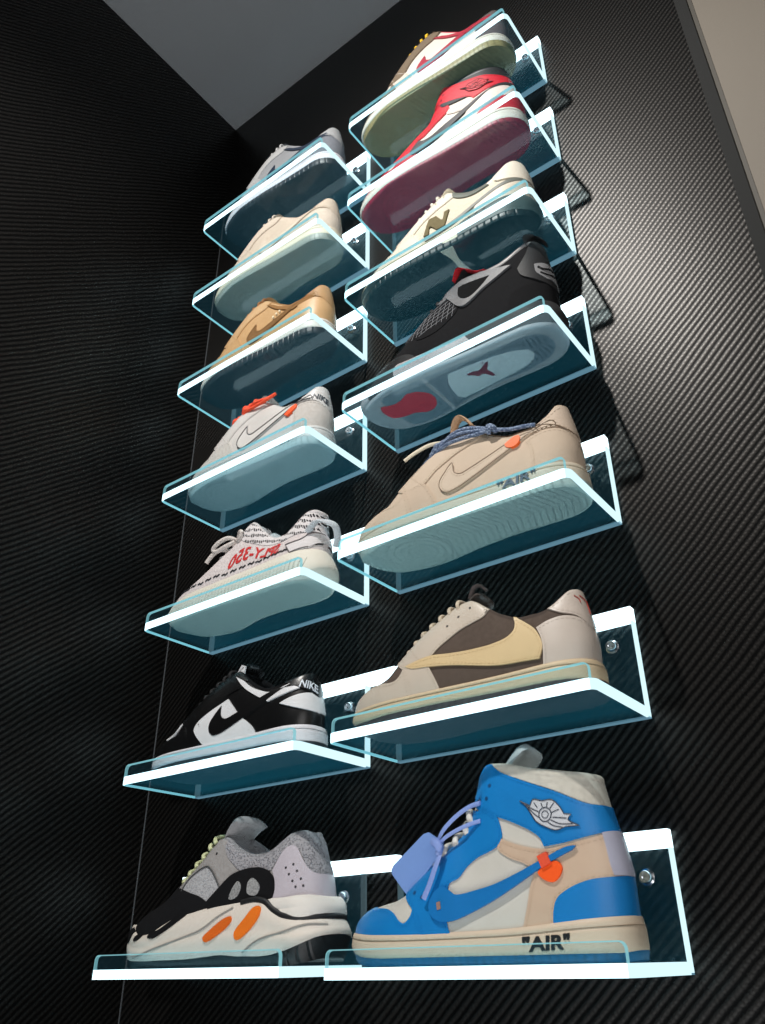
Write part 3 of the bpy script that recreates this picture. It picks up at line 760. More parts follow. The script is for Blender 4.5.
# shared outlines, side view in millimetres
J_TOE = [(4,18),(12,34),(20,43),(33,53,1),(50,50),(63,49),(76,47),(85,43),(91,38),(98,35),(105,40),(108,48,1),(114,36),(119,20,1),(60,18)]
J_FORE = [(88,68,1),(97,56),(106,48,1),(114,36),(119,20,1),(151,20,1),(147,29),(145,39),(144,51),(146,60),(148,66),(157,70),(165,79),(176,86),(189,90),(197,93),(201,96),(204,102),(203,110),(200,119,1),(187,128,1),(178,127),(168,128),(160,120),(148,110),(134,100),(118,90),(100,78)]
J_STRAP = [(190,173,1),(177,165),(172,150),(172,136),(178,128),(187,126),(198,120),(213,114),(233,104),(242,97),(245,90,1),(266,92),(285,96),(304,101,1),(299,113),(297,121,1),(286,122),(259,135),(224,150),(202,161)]
J_BAND = [(203,100,1),(221,93),(245,88),(265,90),(285,94),(304,100,1),(310,65,1),(299,63),(282,61),(264,55),(253,48),(250,40),(248,22,1),(218,22,1),(224,40),(229,58),(233,70),(226,77),(211,83),(199,92)]
J_HEEL = [(248,22,1),(249,38),(253,48),(264,55),(282,61),(299,63),(310,64,1),(312,24,1),(279,22)]
J_TAB = [(293,98,1),(304,101,1),(310,64,1),(299,64,1),(297,74),(295,87)]
J_STRIPE = [(150,64,1),(140,54),(134,45),(139,37),(152,36),(180,44),(215,59),(250,77),(298,102,1),(302,94,1),(250,83),(215,72),(185,63),(166,58),(156,58)]
J_WING = [(225,130,1),(235,125,1),(238,130),(247,128),(256,128),(263,121),(266,115,1),(272,114,1),(269,110),(278,104,1),(267,104),(259,102),(250,105),(240,111),(236,117),(231,125)]
J_COLLAR = [(188,174,1),(199,162),(225,150),(259,136),(286,123),(300,121,1),(296,152,1),(240,165)]
LTOE = [(2,16),(8,30),(17,43),(34,57,1),(52,51),(70,49),(84,46),(93,47),(100,54),(101,64,1),(108,44),(113,20,1),(60,18)]
LFORE = [(84,80,1),(98,66),(104,52),(109,40),(113,20,1),(151,20,1),(145,34),(139,46),(133,57),(126,64),(116,74),(106,86,1)]
LEYE = [(80,74,1),(96,86),(113,99),(135,112),(151,120),(166,126),(182,126,1),(193,114),(204,103,1),(198,96),(186,92),(172,88),(158,80),(146,72),(138,64),(131,58),(118,56),(104,56)]
LHEEL = [(257,69,1),(271,75),(286,77),(298,73),(306,64,1),(308,22,1),(262,22,1),(263,48),(261,59)]
LTAB = [(267,88,1),(280,96),(288,107),(295,114,1),(310,100,1),(307,58,1),(301,68),(293,77),(281,81)]
LREV = [(105,59,1),(114,61),(137,64),(162,62),(191,61),(210,62),(226,66),(233,72),(234,79),(231,87,1),(243,79),(256,67),(261,57),(263,48),(259,36,1),(240,37),(219,38),(205,40),(191,43),(163,49),(132,53),(114,55)]
LSTRIPE = [(167,74,1),(158,63),(152,52),(153,43),(161,36),(173,37),(190,43),(215,54),(245,68),(284,88,1),(288,82,1),(245,77),(215,66),(192,58),(178,55),(170,60)]
LQUART = [(176,82,1),(153,72),(138,64),(128,57),(124,49),(130,40),(152,20,1),(238,20,1),(228,36),(216,46),(204,54),(190,68)]
LBAND = [(181,112,1),(197,103),(212,92),(231,83),(249,78),(262,80),(275,85,1),(288,78,1),(271,72),(247,66,1),(226,77),(202,92)]
LBACK = [(267,60,1),(284,68),(298,72),(308,70,1),(308,47,1),(298,50),(284,54)]
LTOEBOX = [(38,62,1),(84,76,1),(86,58),(80,49),(68,46),(54,48)]
NIKEQ = [(287,79),(302,72),(287,89),(300,83)]

def cupsole(t, mid, out, mk='rubber', ok='tread', B=None, O=None, rough=None, o2=None):
    B = B or J1_mid(MID_LOW_B, MID_LOW_T, 8, 307); O = O or OUT()
    m = shell(B, 'midsole', mat(mk, mid), t, 80, 18)
    o = shell(O, 'outsole', mat(ok, out, rough, o2), t, 80, 6)
    return B, m, o
def seam(mb, B, pts, r=.45, lift=.5, sides=(-1, 1)):
    for s in sides: line_on(mb, B, pts, r, lift, s)
def foxing(t, B, c, z0, z1, z2):
    """stitched seam line running along the sole wall"""
    mb = MB(); th = np.linspace(.25, PI, 90)
    for s in (-1, 1):
        P = B.P(th, np.full_like(th, PI/2*.74), s, .1); tube(mb, P, .55, n=5)
    return mb.build('foxing_seam', mat('rubber', c), t, sharp=70)
def wings(B, poly, t, c, d, lift=2.6):
    """ball-and-wings crest: winged outline, a ball ring and feather lines"""
    e = panel(B, 'emblem', poly, L_(c), t, lift=lift, sides=(-1,), base=1.0)
    mb = MB(); line_on(mb, B, poly, .45, lift+.2, -1, True)
    cx, cz = 249, 116
    line_on(mb, B, [(cx+6*math.cos(a), cz+6*math.sin(a)) for a in np.linspace(0, 2*PI, 14)[:-1]], .5, lift+.2, -1, True)
    line_on(mb, B, [(cx+3.2*math.cos(a), cz+3.2*math.sin(a)) for a in np.linspace(0, 2*PI, 10)[:-1]], .4, lift+.2, -1, True)
    for p in ([(228,128),(237,122),(243,119)], [(233,123.5),(238,118),(243,114)], [(239,127),(242,122.5)], [(246,126),(247,122.5)], [(252,126),(251,122.3)], [(258,125),(254,120.5)], [(262,119),(255,117)], [(268,111),(256,113)], [(273,106),(262,107),(254,111)], [(264,104),(256,106),(251,109.5)]):
        line_on(mb, B, p, .45, lift+.2, -1)
    mb.build('emblem_line', mat('leather', d), e, sharp=70); return e
def eyelets(t, B, pts, c=(25,25,28), r=1.5, lift=1.5, name='eyelet'):
    mb = MB()
    for x, z in pts:
        for s in (-1, 1): disc(mb, B, x, z, r, lift, s)
    return mb.build(name, mat('rubber', c), t, sharp=30)

# ---- right column, bottom: blue and bone high-top
BONE, BLUE, SAIL = (206,202,192), (18,126,198), (216,196,172)
def high_top(t, B, base, toe, fore, strap, band, heel, tab, coll, stripe, st, stitch_l, lift_s=1.3):
    shell(B, 'upper', base, t, 90, 26, open_from=.60)
    lining(B, .60, 'collar_lining', coll, t)
    S1, S2 = mat('leather', st), mat('leather', stitch_l)
    panel(B, 'toe_cap', J_TOE, toe, t, 1.2, stitch=True, stitch_mat=S1)
    panel(B, 'forefoot_overlay', J_FORE, fore, t, 1.5, stitch=True, stitch_mat=S1)
    panel(B, 'ankle_band', J_BAND, band, t, 1.4, stitch=True, stitch_mat=S2)
    panel(B, 'heel_counter', J_HEEL, heel, t, 2.0)
    panel(B, 'ankle_strap', J_STRAP, strap, t, 1.7, stitch=True, stitch_mat=S1, inset=2)
    if tab: panel(B, 'heel_tab', J_TAB, tab, t, 2.6)
    panel(B, 'collar_panel', J_COLLAR, coll, t, .7)
t = shoe(1, 'R', 'high_top_sneaker', 'blue and bone high-top sneaker with pale blue tag, bottom shelf')
B = J1H_upper()
high_top(t, B, mat('leather', BONE, .7), L_(BLUE), L_(BLUE), L_(BLUE), L_((206,180,156)), L_(BLUE), L_((186,186,204)), mat('suede', (205,200,188)), None, (225,232,240), (48,50,62))
SB = J1_mid([(9,17),(25,12),(50,8),(80,7),(300,7),(311,9)], [(9,31),(60,27),(120,26),(200,27),(260,31),(311,34)])
_, ms, os_ = cupsole(t, SAIL, (16,96,138), B=SB, O=OUT(12, 311, [(9,17),(25,12),(50,8),(80,7),(300,7),(311,9)]))
foxing(t, SB, (150,130,110), 0, 0, 0)
lettering(SB, 'lettering', '"AIR"', [(219,9),(262,10.5),(220,20.5),(263,22)], mat('rubber', (22,24,28)), ms, lift=1.0, bold=.03)
# stripe: a thick foam-edged cut-out tied down at its tail
JSW = [(149,60,1),(142,63),(135,60),(130,54),(128,47),(132,39),(140,35),(153,35),(175,42),(195,50),(210,57),(242,73),(271,85,1),(274,88,1),(268,88),(245,80),(219,70),(195,62),(175,58),(163,56),(155,56)]
sw = panel(B, 'side_stripe', JSW, L_((20,116,186)), t, 4.2, base=1.0)
panel(B, 'side_tag', [(238,69),(242,73,1),(251,77,1),(257,77),(261,72),(258,65),(252,61),(244,63)], mat('rubber', (255,92,20)), t, 3.4, sides=(-1,))
mb = MB(); uvs = [(240,83),(251,84),(252,75),(243,71)]
panel(B, 'stripe_strap', [(239,82,1),(248,85,1),(252,76,1),(243,72,1)], mat('rubber', (232,84,52)), t, 5.2, sides=(-1,))
panel(B, 'stripe_pin', [(137,50,1),(141,51,1),(142,45,1),(138,44,1)], mat('rubber', (150,120,110)), t, 4.9, sides=(-1,))
wings(B, J_WING, t, (205,208,214), (60,66,80))
tongue('tongue', [(100,76,12),(130,96,13),(160,117,15),(180,140,18),(195,160,21),(208,174,23),(222,187,22)], L_((190,198,200)), t, 11, 9)
laces(B, [124, 137, 150, 162], L_((222,218,208)), t, 3.4, 2.0, .26, 3.5)
laces(B, [168], L_((222,218,208)), t, 3.6, 2.0, .30, 4)
eyelets(t, B, [(193,148),(189,137),(127,68),(118,56),(108,60)], (16,70,120), 1.7, 1.9)
# hang tag and its tie
mb = MB(); V = []
q = smooth_path([(71,80,1),(70,84,1),(73,88,1),(113,113,1),(119,114,1),(136,104,1),(136,96,1),(95,61,1),(91,60,1),(88,62,1)], True, 4); n = len(q)
V = [(x, -24-6*(x-70)/60, z) for x, z in q]+[(x, -21-6*(x-70)/60, z) for x, z in q]
mb.add(V, [tuple(range(n)), tuple(range(2*n-1, n-1, -1))]+[(i, (i+1) % n, n+(i+1) % n, n+i) for i in range(n)])
ht = mb.build('hang_tag', mat('rubber', (126,160,222), .4), t)
mb = MB()
tube(mb, curve_pts([(131,-35,98),(139,-34,112),(152,-31,124),(167,-29,132),(181,-31,134)]), 2.6, 1.2, wide=(0,.3,1))
tube(mb, curve_pts([(133,-36,98),(143,-36,106),(157,-35,112),(170,-33,116),(181,-32,118)]), 2.2, 1.2, wide=(0,.3,1))
tube(mb, curve_pts([(134,-36,100),(139,-40,92),(136,-44,80),(130,-46,65),(124,-47,54)]), 2.9, 1.2, wide=(1,0,.2))
tube(mb, curve_pts([(130,-37,104),(136,-40,101),(139,-40,96),(137,-39,92)]), 4.2, 3.4)
mb.build('zip_tie', mat('rubber', (136,160,222), .4), ht)

# ---- low shoes -------------------------------------------------------------------------------------
def low_shoe(row, col, label, base, toe, fore, eye, heel, tab, coll, mid, out, st, lace=None, B=None, okind='tread', lace_xs=(96,107,118,130,142,154,165), tong=None, box_=None, yo=0, stitch=True, foxc=None, lr=2.3, tx=0, tz=0):
    t = shoe(row, col, 'low_top_sneaker', label, yo); B = B or LOW_upper(0, tx, tz)
    shell(B, 'upper', base, t, 90, 24, open_from=.58)
    lining(B, .585, 'collar_lining', coll, t)
    S = mat('leather', st)
    k = dict(stitch=True, stitch_mat=S) if stitch else {}
    if box_: panel(B, 'toe_box', LTOEBOX, box_, t, 1.8)
    if toe: panel(B, 'toe_cap', LTOE, toe, t, 1.2, **k)
    if fore: panel(B, 'forefoot_overlay', LFORE, fore, t, 1.4, **k)
    if eye: panel(B, 'eyestay', [(x+tx*min(1, max(0, (x-90)/70)), z+tz*min(1, max(0, (x-80)/70))*min(1, max(0, (z-56)/55)))+tuple(c) for x, z, *c in LEYE], eye, t, 1.5, **k)
    if heel: panel(B, 'heel_counter', LHEEL, heel, t, 1.5, **k)
    if tab: panel(B, 'heel_tab', LTAB, tab, t, 2.1, **k)
    SBk, ms, os_ = cupsole(t, mid, out, ok=okind)
    foxing(t, SBk, foxc or tuple(int(v*.72) for v in mid), 0, 0, 0)
    tongue('tongue', [(92+tx*.15,80+tz*.15,11),(115+tx*.5,95+tz*.5,12),(140+tx*.85,110+tz*.85,14),(160+tx,121+tz,17),(174+tx,129+tz,20),(184+tx,135+tz,20)], tong or base, t, 7, 6)
    if lace: laces(B, lace_xs, mat('mesh', lace), t, lr, 1.5, .22, 2.6)
    return t, B, SBk, ms, os_
CRM, MOC, TAN = (205,192,176), (92,80,72), (222,196,150)
t, B, SBk, ms, os_ = low_shoe(2, 'R', 'brown and cream low sneaker with a large tan reversed side stripe', mat('suede', MOC), L_(CRM), L_(CRM), L_(CRM), L_((203,190,178)), L_((204,190,178)), mat('suede', (78,68,62)), (214,192,158), (76,64,62), (150,130,112), (212,196,174), tong=L_((80,70,64)))
panel(B, 'side_stripe', LREV, L_(TAN), t, 2.4, stitch=True, stitch_mat=mat('leather', (120,92,60)), sides=(-1, 1))
eyelets(t, B, [(182,110),(168,103),(155,95)], (60,52,48), 1.4, 1.8)
mb = MB(); line_on(mb, B, [(294,100),(297,95),(299,88),(301,82)], .7, 2.4); line_on(mb, B, [(299,96),(300,90),(301.5,84)], .8, 2.4); line_on(mb, B, [(291,99),(294,96),(295,92)], .6, 2.4)
mb.build('heel_mark', mat('leather', (168,62,50)), t, sharp=70)
mb = MB(); tube(mb, curve_pts([(172,-10,130),(178,-13,139),(186,-13,141),(193,-11,134)]), 4, 1.8, wide=(0,1,0)); mb.build('tongue_loop', mat('mesh', (96,88,86)), t, sharp=70)

BLK, WHT = (14,14,15), (226,226,228)
t, B, SBk, ms, os_ = low_shoe(2, 'L', 'black and white low sneaker on the second shelf up', L_(BLK, .32), L_(BLK, .32), L_(BLK, .32), L_(BLK, .32), None, L_(BLK, .32), mat('suede', (16,16,18)), (224,222,226), (50,56,62), (40,40,42), (24,24,26), B=LOW_upper(-9), box_=L_(WHT), tong=L_((18,18,20)))
panel(B, 'quarter', LQUART, L_(WHT), t, 1.8)
panel(B, 'side_stripe', LSTRIPE, L_(BLK, .32), t, 2.8)
panel(B, 'collar_band', LBAND, L_(WHT), t, 2.2)
panel(B, 'heel_strip', LBACK, L_(WHT), t, 2.0)
lettering(B, 'lettering', 'NIKE', NIKEQ, mat('leather', (214,222,232)), t, lift=2.9, bold=.02, shear=.15)
mb = MB()
q = [(170,-20,119),(181,-21,131),(186,-19,129),(186,-21,114)]
mb.add(q+[(x, y+2, z) for x, y, z in q], [(0,1,2,3), (7,6,5,4), (0,4,5,1), (1,5,6,2), (2,6,7,3), (3,7,4,0)]); mb.build('tongue_edge', L_(WHT), t)

# ---- right, third: tan low with rope laces
TANS = (208,188,166)
t, B, SBk, ms, os_ = low_shoe(3, 'R', 'tan suede low sneaker with blue rope laces and a small orange tag', mat('leather', TANS, .8), mat('leather', TANS, .8), mat('leather', (205,184,162), .8), mat('leather', (210,190,168), .8), mat('leather', (206,186,164), .8), mat('leather', (208,188,168), .8), mat('leather', (200,180,158), .8), (214,203,182), (186,196,186), (128,100,74), (92,110,140), lace_xs=(100,), foxc=(190,176,150), B=LOW_upper(6))
panel(B, 'side_stripe', LSTRIPE, L_((212,193,172), .8), t, 2.2, stitch=True, stitch_mat=mat('leather', (110,88,70)))
mb = MB(); line_on(mb, B, [(p[0], p[1]) for p in LSTRIPE], .45, 2.3, -1, True)
line_on(mb, B, [(200,104),(225,92),(250,88),(270,86),(288,80),(303,70)], .7, 2.2); mb.build('seam_cord', mat('leather', (120,98,76)), t, sharp=70)
panel(B, 'side_tag', [(233,72),(244,79,1),(250,78),(251,72),(247,66),(238,66)], mat('rubber', (255,110,40)), t, 3.6, sides=(-1,))
lettering(SBk, 'lettering', '"AIR"', [(222,15),(266,16.5),(223,26),(267,27)], mat('rubber', (86,100,116)), ms, lift=1.7, bold=.02)
ROPE = mat('mesh', (86,104,134), None, (160,176,200))
def rope(paths, r=2.3, name='rope_lace', m=ROPE):
    for p in paths:
        mb = MB(); tube(mb, curve_pts(p, 6), r, n=8); mb.build(name, m, t, sharp=70)
rope([[(92,-16,74),(97,-4,80),(102,10,81),(106,18,78)], [(96,-22,73),(106,-8,88),(112,8,93),(118,19,90)],
      [(106,-24,80),(116,-12,94),(126,4,102),(132,19,99)], [(116,-25,86),(126,-14,102),(136,2,110),(144,20,107)],
      [(104,-26,78),(111,-28,82),(119,-28,89),(127,-27,97),(136,-27,104),(146,-26,111)],
      [(132,-27,100),(148,-26,116),(160,-12,124),(172,6,125),(180,22,120)], [(140,-28,104),(158,-31,112),(178,-33,112),(198,-34,106),(214,-34,101)],
      [(140,-28,102),(160,-34,104),(182,-36,102),(202,-35,100),(216,-34,100)], [(146,-26,112),(166,-30,118),(186,-32,116),(204,-33,108),(216,-34,101)],
      [(216,-34,101),(228,-32,96),(240,-31,92),(256,-29,90),(268,-27,88)]])
mb = MB()
for c in ((140,-28,104),(136,-27,100),(144,-29,108),(216,-34,101),(219,-35,97),(106,-22,82),(100,-18,80)):
    tube(mb, curve_pts([(c[0]-4,c[1],c[2]-3),(c[0],c[1]-3,c[2]+2),(c[0]+4,c[1],c[2]+2),(c[0]+3,c[1]+2,c[2]-3)]), 2.6)
mb.build('rope_knot', ROPE, t, sharp=70)
mb = MB(); tube(mb, curve_pts([(150,-22,118),(136,-34,113),(120,-42,104),(108,-46,96)]), 2.6, 1.1, wide=(0,0,1)); mb.build('zip_tie', mat('rubber', (216,204,180)), t, sharp=70)
mb = MB(); tube(mb, curve_pts([(158,-16,126),(163,-18,140),(170,-18,146),(178,-17,140),(184,-14,130)]), 7, 2, wide=(0,1,0)); mb.build('tongue_loop', mat('suede', (206,172,140)), t, sharp=70)
mb = MB(); tube(mb, curve_pts([(60,0,61),(66,-3,68),(72,0,65)]), 3.4); mb.build('toe_knot', mat('suede', (196,186,170)), t, sharp=70)

# ---- left, fourth: white grey with orange laces
GW = (206,203,198)
t, B, SBk, ms, os_ = low_shoe(4, 'L', 'off-white low sneaker with bright orange laces, left column', L_((212,208,204)), mat('suede', (200,197,192)), mat('suede', (202,198,192)), L_((214,210,206)), mat('suede', (198,192,186)), L_((216,214,212)), mat('mesh', (210,208,204)), (206,206,204), (164,184,186), (140,138,134), (255,98,62), tong=mat('mesh', (206,200,196)), foxc=(170,172,172), lr=2.6, tx=-6, tz=8)
panel(B, 'side_stripe', LSTRIPE, L_((220,216,212)), t, 2.4, sides=(-1, 1))
mb = MB(); line_on(mb, B, LSTRIPE, .75, 2.6, -1, True); mb.build('stripe_edge', mat('leather', (52,52,56)), t, sharp=70)
panel(B, 'side_tag', [(244,64,1),(256,74,1),(264,76),(266,70),(256,62,1),(250,60)], mat('rubber', (255,96,44)), t, 3.6, sides=(-1,))
lettering(B, 'lettering', 'NIKE', NIKEQ, mat('leather', (60,66,74)), t, lift=2.9, bold=.02, shear=.15)
lettering(SBk, 'lettering', '"AIR"', [(228,12),(266,13),(229,21),(267,22)], mat('rubber', (70,78,84)), ms, lift=1.0)
OR = mat('mesh', (255,98,62), None, (230,70,40))
rope([[(98,-20,82),(110,-24,90),(124,-26,98),(138,-27,106),(152,-27,113),(164,-25,119)], [(140,-26,108),(156,-32,110),(176,-35,108),(196,-36,108),(214,-34,112)], [(150,-25,114),(166,-31,118),(186,-33,116),(204,-33,113),(218,-31,116)]], 2.5, 'rope_lace', OR)
mb = MB()
for c in ((150,-28,114),(154,-29,109),(128,-27,100),(102,-20,86)): tube(mb, curve_pts([(c[0]-6,c[1],c[2]-3),(c[0],c[1]-4,c[2]+4),(c[0]+6,c[1],c[2]+2),(c[0]+3,c[1]+2,c[2]-5)]), 3.4)
mb.build('rope_knot', OR, t, sharp=70)

# ---- left, fifth to seventh
t, B, SBk, ms, os_ = low_shoe(5, 'L', 'tan leather low sneaker with brown stripe and dark sole', L_((196,158,112)), L_((200,164,120)), L_((198,160,114)), L_((202,166,122)), L_((200,162,116)), L_((182,146,104)), mat('suede', (150,116,78)), (222,214,204), (34,38,42), (120,84,50), (150,104,60), okind='lugs', foxc=(180,170,158), tx=-14, tz=14)
panel(B, 'side_stripe', LSTRIPE, mat('suede', (128,96,62)), t, 2.2, stitch=True, stitch_mat=mat('leather', (210,190,150)))
panel(B, 'collar_band', LBAND, mat('suede', (140,104,66)), t, 2.2)
eyelets(t, B, [(212,74),(218,77),(206,70)], (232,220,190), 2.0, 3.0, 'stripe_dot')
t, B, SBk, ms, os_ = low_shoe(6, 'L', 'plain beige low sneaker with a milky sole', mat('suede', (196,184,168)), mat('suede', (200,188,172)), mat('suede', (198,186,170)), mat('suede', (200,187,172)), mat('suede', (204,194,180)), mat('suede', (196,184,168)), mat('suede', (190,176,160)), (224,214,192), (150,156,148), (172,158,140), (206,196,182), foxc=(196,186,164), tx=-14, tz=14)
panel(B, 'side_stripe', LSTRIPE, mat('suede', (206,195,180)), t, 2.0, stitch=True, stitch_mat=mat('leather', (170,156,138)))
t, B, SBk, ms, os_ = low_shoe(7, 'L', 'grey low sneaker with navy side stripe and dark sole', L_((150,152,156)), mat('suede', (176,176,178)), mat('suede', (172,172,174)), L_((190,190,190)), mat('suede', (120,124,132)), L_((168,170,172)), mat('mesh', (150,150,154)), (222,218,224), (36,40,46), (120,122,126), (206,206,206), okind='lugs', tong=mat('mesh', (120,122,128)), foxc=(190,186,192), tx=-14, tz=20)
panel(B, 'side_stripe', LSTRIPE, L_((28,42,62)), t, 2.2)
panel(B, 'collar_band', LBAND, L_((34,46,64)), t, 2.2)

# ---- right, seventh: gum sole low
t, B, SBk, ms, os_ = low_shoe(7, 'R', 'white, brown and burgundy low sneaker with yellow laces', L_((214,206,196)), mat('suede', (118,104,88)), L_((206,194,182)), mat('suede', (116,102,86)), mat('suede', (92,88,90)), L_((100,92,92)), mat('suede', (190,64,80)), (224,216,204), (146,132,88), (196,180,150), (236,190,30), tong=L_((150,126,96)), foxc=(190,180,164), lr=3.0, tx=-8, tz=24)
panel(B, 'side_stripe', LSTRIPE, L_((158,24,52)), t, 2.4)
panel(B, 'collar_band', LBAND, L_((168,44,62)), t, 2.2)

# ---- right, sixth: red and white high-top
RED = (196,26,44)
t = shoe(6, 'R', 'high_top_sneaker', 'red and white high-top sneaker with black collar and winged emblem')
B = J1H_upper()
high_top(t, B, L_((222,214,204)), L_(RED), L_(RED), L_(RED), L_((218,208,200)), L_(RED), None, L_((30,30,32), .5), None, (150,20,34), (180,170,165))
_, ms, os_ = cupsole(t, (224,216,204), (150,28,56), B=SB, O=OUT(12, 311, [(9,17),(25,12),(50,8),(80,7),(300,7),(311,9)]), o2=(104,14,38))
foxing(t, SB, (190,180,166), 0, 0, 0)
panel(B, 'side_stripe', J_STRIPE, L_((44,44,48)), t, 2.4)
panel(B, 'ankle_patch', [(186,128,1),(200,121),(216,113),(234,103,1),(212,108),(192,116)], L_((40,40,44)), t, 2.0)
wings(B, J_WING, t, (206,34,50), (36,16,22))
tongue('tongue', [(100,76,12),(130,96,13),(160,117,15),(180,140,18),(191,156,20),(197,163,20)], L_((220,212,204)), t, 10, 8)
laces(B, [104, 116, 128, 140, 152, 163], mat('mesh', (28,26,28)), t, 3.2, 1.8, .24, 3)
eyelets(t, B, [(193,148),(189,137),(184,130)], (40,10,16), 1.7, 1.9)

# ---- left, bottom: chunky runner
def Y(z): return z
t = shoe(1, 'L', 'runner_sneaker', 'grey chunky runner with black suede and orange sole pods', .010)
B = Y7_upper(); M_ = Y7_mid()
GR = (158,154,152)
shell(B, 'upper', mat('suede', GR), t, 90, 24, open_from=.56)
lining(B, .565, 'collar_lining', mat('mesh', (150,150,154), None, (110,110,114)), t, roll=2.2)
panel(B, 'collar_panel', [(196,142,1),(205,127),(222,117),(241,111),(260,110),(276,116),(290,127),(304,137),(318,136,1),(334,88,1),(326,88),(319,95),(308,114),(299,118),(291,114),(277,94,1),(233,95),(217,104),(204,114),(197,124)], mat('mesh', (158,156,160), None, (104,104,110)), t, .9)
panel(B, 'side_window', [(135,80,1),(143,92),(172,105),(181,101),(190,93),(202,79,1),(185,64,1),(172,71),(154,76)], mat('mesh', (176,176,178), None, (150,150,154)), t, .8)
mb = MB(); line_on(mb, B, [(135,80,1),(143,92),(172,105),(181,101),(190,93),(202,79,1)], .9, 1.4, -1); mb.build('window_piping', mat('rubber', (70,70,70)), t, sharp=70)
panel(B, 'heel_panel', [(280,93,1),(291,113),(298,118),(305,117),(314,103),(320,94),(328,88),(338,90,1),(340,60,1),(318,56),(283,56,1),(287,74),(285,84)], L_((192,184,192)), t, 1.6)
mb = MB()
for x, z in [(298,95),(306,98),(303,88),(311,91),(316,83),(308,81),(319,76),(312,75)]: disc(mb, B, x, z, 1.3, 1.9)
mb.build('vent_hole', mat('rubber', (40,38,42)), t)
panel(B, 'toe_overlay', [(6,26,1),(16,46),(28,60),(60,76),(88,86),(110,96,1),(116,86),(132,83),(155,77),(172,72),(185,65),(194,54,1),(180,20),(100,10),(40,16)], mat('suede', (22,22,24)), t, 1.6)
panel(B, 'saddle', [(184,66,1),(201,80),(217,92),(230,96),(248,98),(264,97),(276,92),(285,82),(287,71),(280,60),(270,50,1),(228,40),(205,40),(191,54,1)], mat('suede', (20,20,22)), t, 3.0)
panel(B, 'saddle_window', [(221,67),(224,78),(231,85),(237,79),(233,69)], mat('mesh', (150,150,150)), t, 3.8, sides=(-1, 1))
panel(B, 'saddle_window', [(248,72),(247,83),(253,87),(266,77),(262,69)], mat('mesh', (158,158,158)), t, 3.8, sides=(-1, 1))
mds = shell(M_, 'midsole', mat('foam', (226,216,204)), t, 90, 20)
shell(Y7_mid2(), 'heel_wedge', mat('foam', (228,222,214)), t, 50, 12)
shell(Y7_out(), 'outsole', mat('lugs', (18,20,22)), t, 90, 6)
panel(M_, 'sole_pod', [(195,25),(191,29),(202,38),(223,48),(232,49),(233,45),(218,34),(204,27)], mat('rubber', (226,104,30)), mds, 1.4, sides=(-1, 1))
panel(M_, 'sole_pod', [(243,26),(239,33),(255,48),(266,57),(275,57),(276,50),(263,36),(250,27)], mat('rubber', (240,120,30)), mds, 1.4, sides=(-1, 1))
for q in ([(30,42,1),(44,46,1),(54,44),(48,38),(40,30),(33,29),(30,34)], [(58,30),(57,33),(66,38),(78,39),(76,34),(66,30)], [(92,33),(93,36),(112,40),(132,49),(150,57,1),(156,55),(140,45),(115,34),(104,31)], [(40,47,1),(58,44),(74,42),(92,44),(112,50,1),(80,52)]):
    panel(M_, 'paint_drip', q, mat('suede', (18,18,20)), mds, .9, sides=(-1, 1))
mb = MB()
line_on(mb, M_, [(62,12),(84,15),(117,22),(158,31),(186,38),(211,50),(232,58)], 1.1, .2); line_on(mb, M_, [(252,14),(276,25),(311,32),(335,38),(347,38)], 1.1, .2)
mb.build('sole_groove', mat('foam', (150,146,140)), mds, sharp=70)
mb = MB(); th = np.linspace(topz(M_, 242), PI, 60)
for s in (-1, 1): tube(mb, M_.P(th, PI/2*.985, s)+np.array([0, 0, .6]), 3.4, 2.4, n=8)
mb.build('sole_band', mat('rubber', (24,24,26)), t, sharp=70)
tongue('tongue', [(110,90,12),(135,105,13),(160,122,16),(176,134,20),(188,145,25),(198,153,28),(208,157,29)], mat('suede', (165,163,164)), t, 14, 3)
laces(B, [116, 128, 141, 153, 164, 173], mat('mesh', (214,218,172), None, (180,184,140)), t, 2.8, 1.8, .18, 3.2)
eyelets(t, B, [(183,119)], (30,30,32), 1.4, .6)

# ---- left, third: zebra knit runner
t = shoe(3, 'L', 'runner_sneaker', 'white zebra knit runner with red mirrored lettering', .005)
B = Y3_upper(); WK = (224,214,212)
shell(B, 'upper', mat('mesh', WK, None, (198,188,188)), t, 90, 24, open_from=.55)
lining(B, .555, 'collar_lining', mat('mesh', (214,208,208), None, (170,170,172)), t, roll=2.4, depth=30)
panel(B, 'knit_panel', [(160,124,1),(172,98),(196,84),(226,72),(252,70),(272,74),(292,76),(306,78,1),(304,116,1),(288,118),(272,104),(250,86),(222,94),(200,116),(184,130)], mat('knit', (220,214,214), None, (26,26,30)), t, .8)
panel(B, 'heel_pull', [(261,60,1),(283,64),(293,73),(304,78,1),(308,66,1),(301,60),(292,52),(270,46,1)], L_((226,220,220), .7), t, 1.8)
mb = MB(); line_on(mb, B, [(261,60,1),(283,64),(293,73),(300,76)], .6, 2.2); line_on(mb, B, [(261,60,1),(270,46,1),(292,52)], .6, 2.2); mb.build('pull_stitch', mat('leather', (60,50,54)), t, sharp=70)
mb = MB(); tube(mb, curve_pts([(290,-24,74),(302,-22,86),(312,-14,88),(318,0,84),(314,10,72),(308,14,62)]), 6, 2.2, wide=(.2,.8,.3)); mb.build('heel_loop', L_((214,220,226)), t, sharp=70)
mb = MB()
for i, (x, z) in enumerate([(60,46),(74,45),(88,46),(104,45),(120,47),(136,48),(152,46),(168,48),(184,49),(200,50),(214,49),(228,51),(242,52),(254,53),(266,54),(276,56),(286,57),(296,58)]):
    k = (i*37) % 7
    for s in (-1, 1):
        line_on(mb, B, [(x-5, z-2+k*.3), (x-1, z+1), (x+2, z-1), (x+6, z+1.6)], 1.0, .5, s)
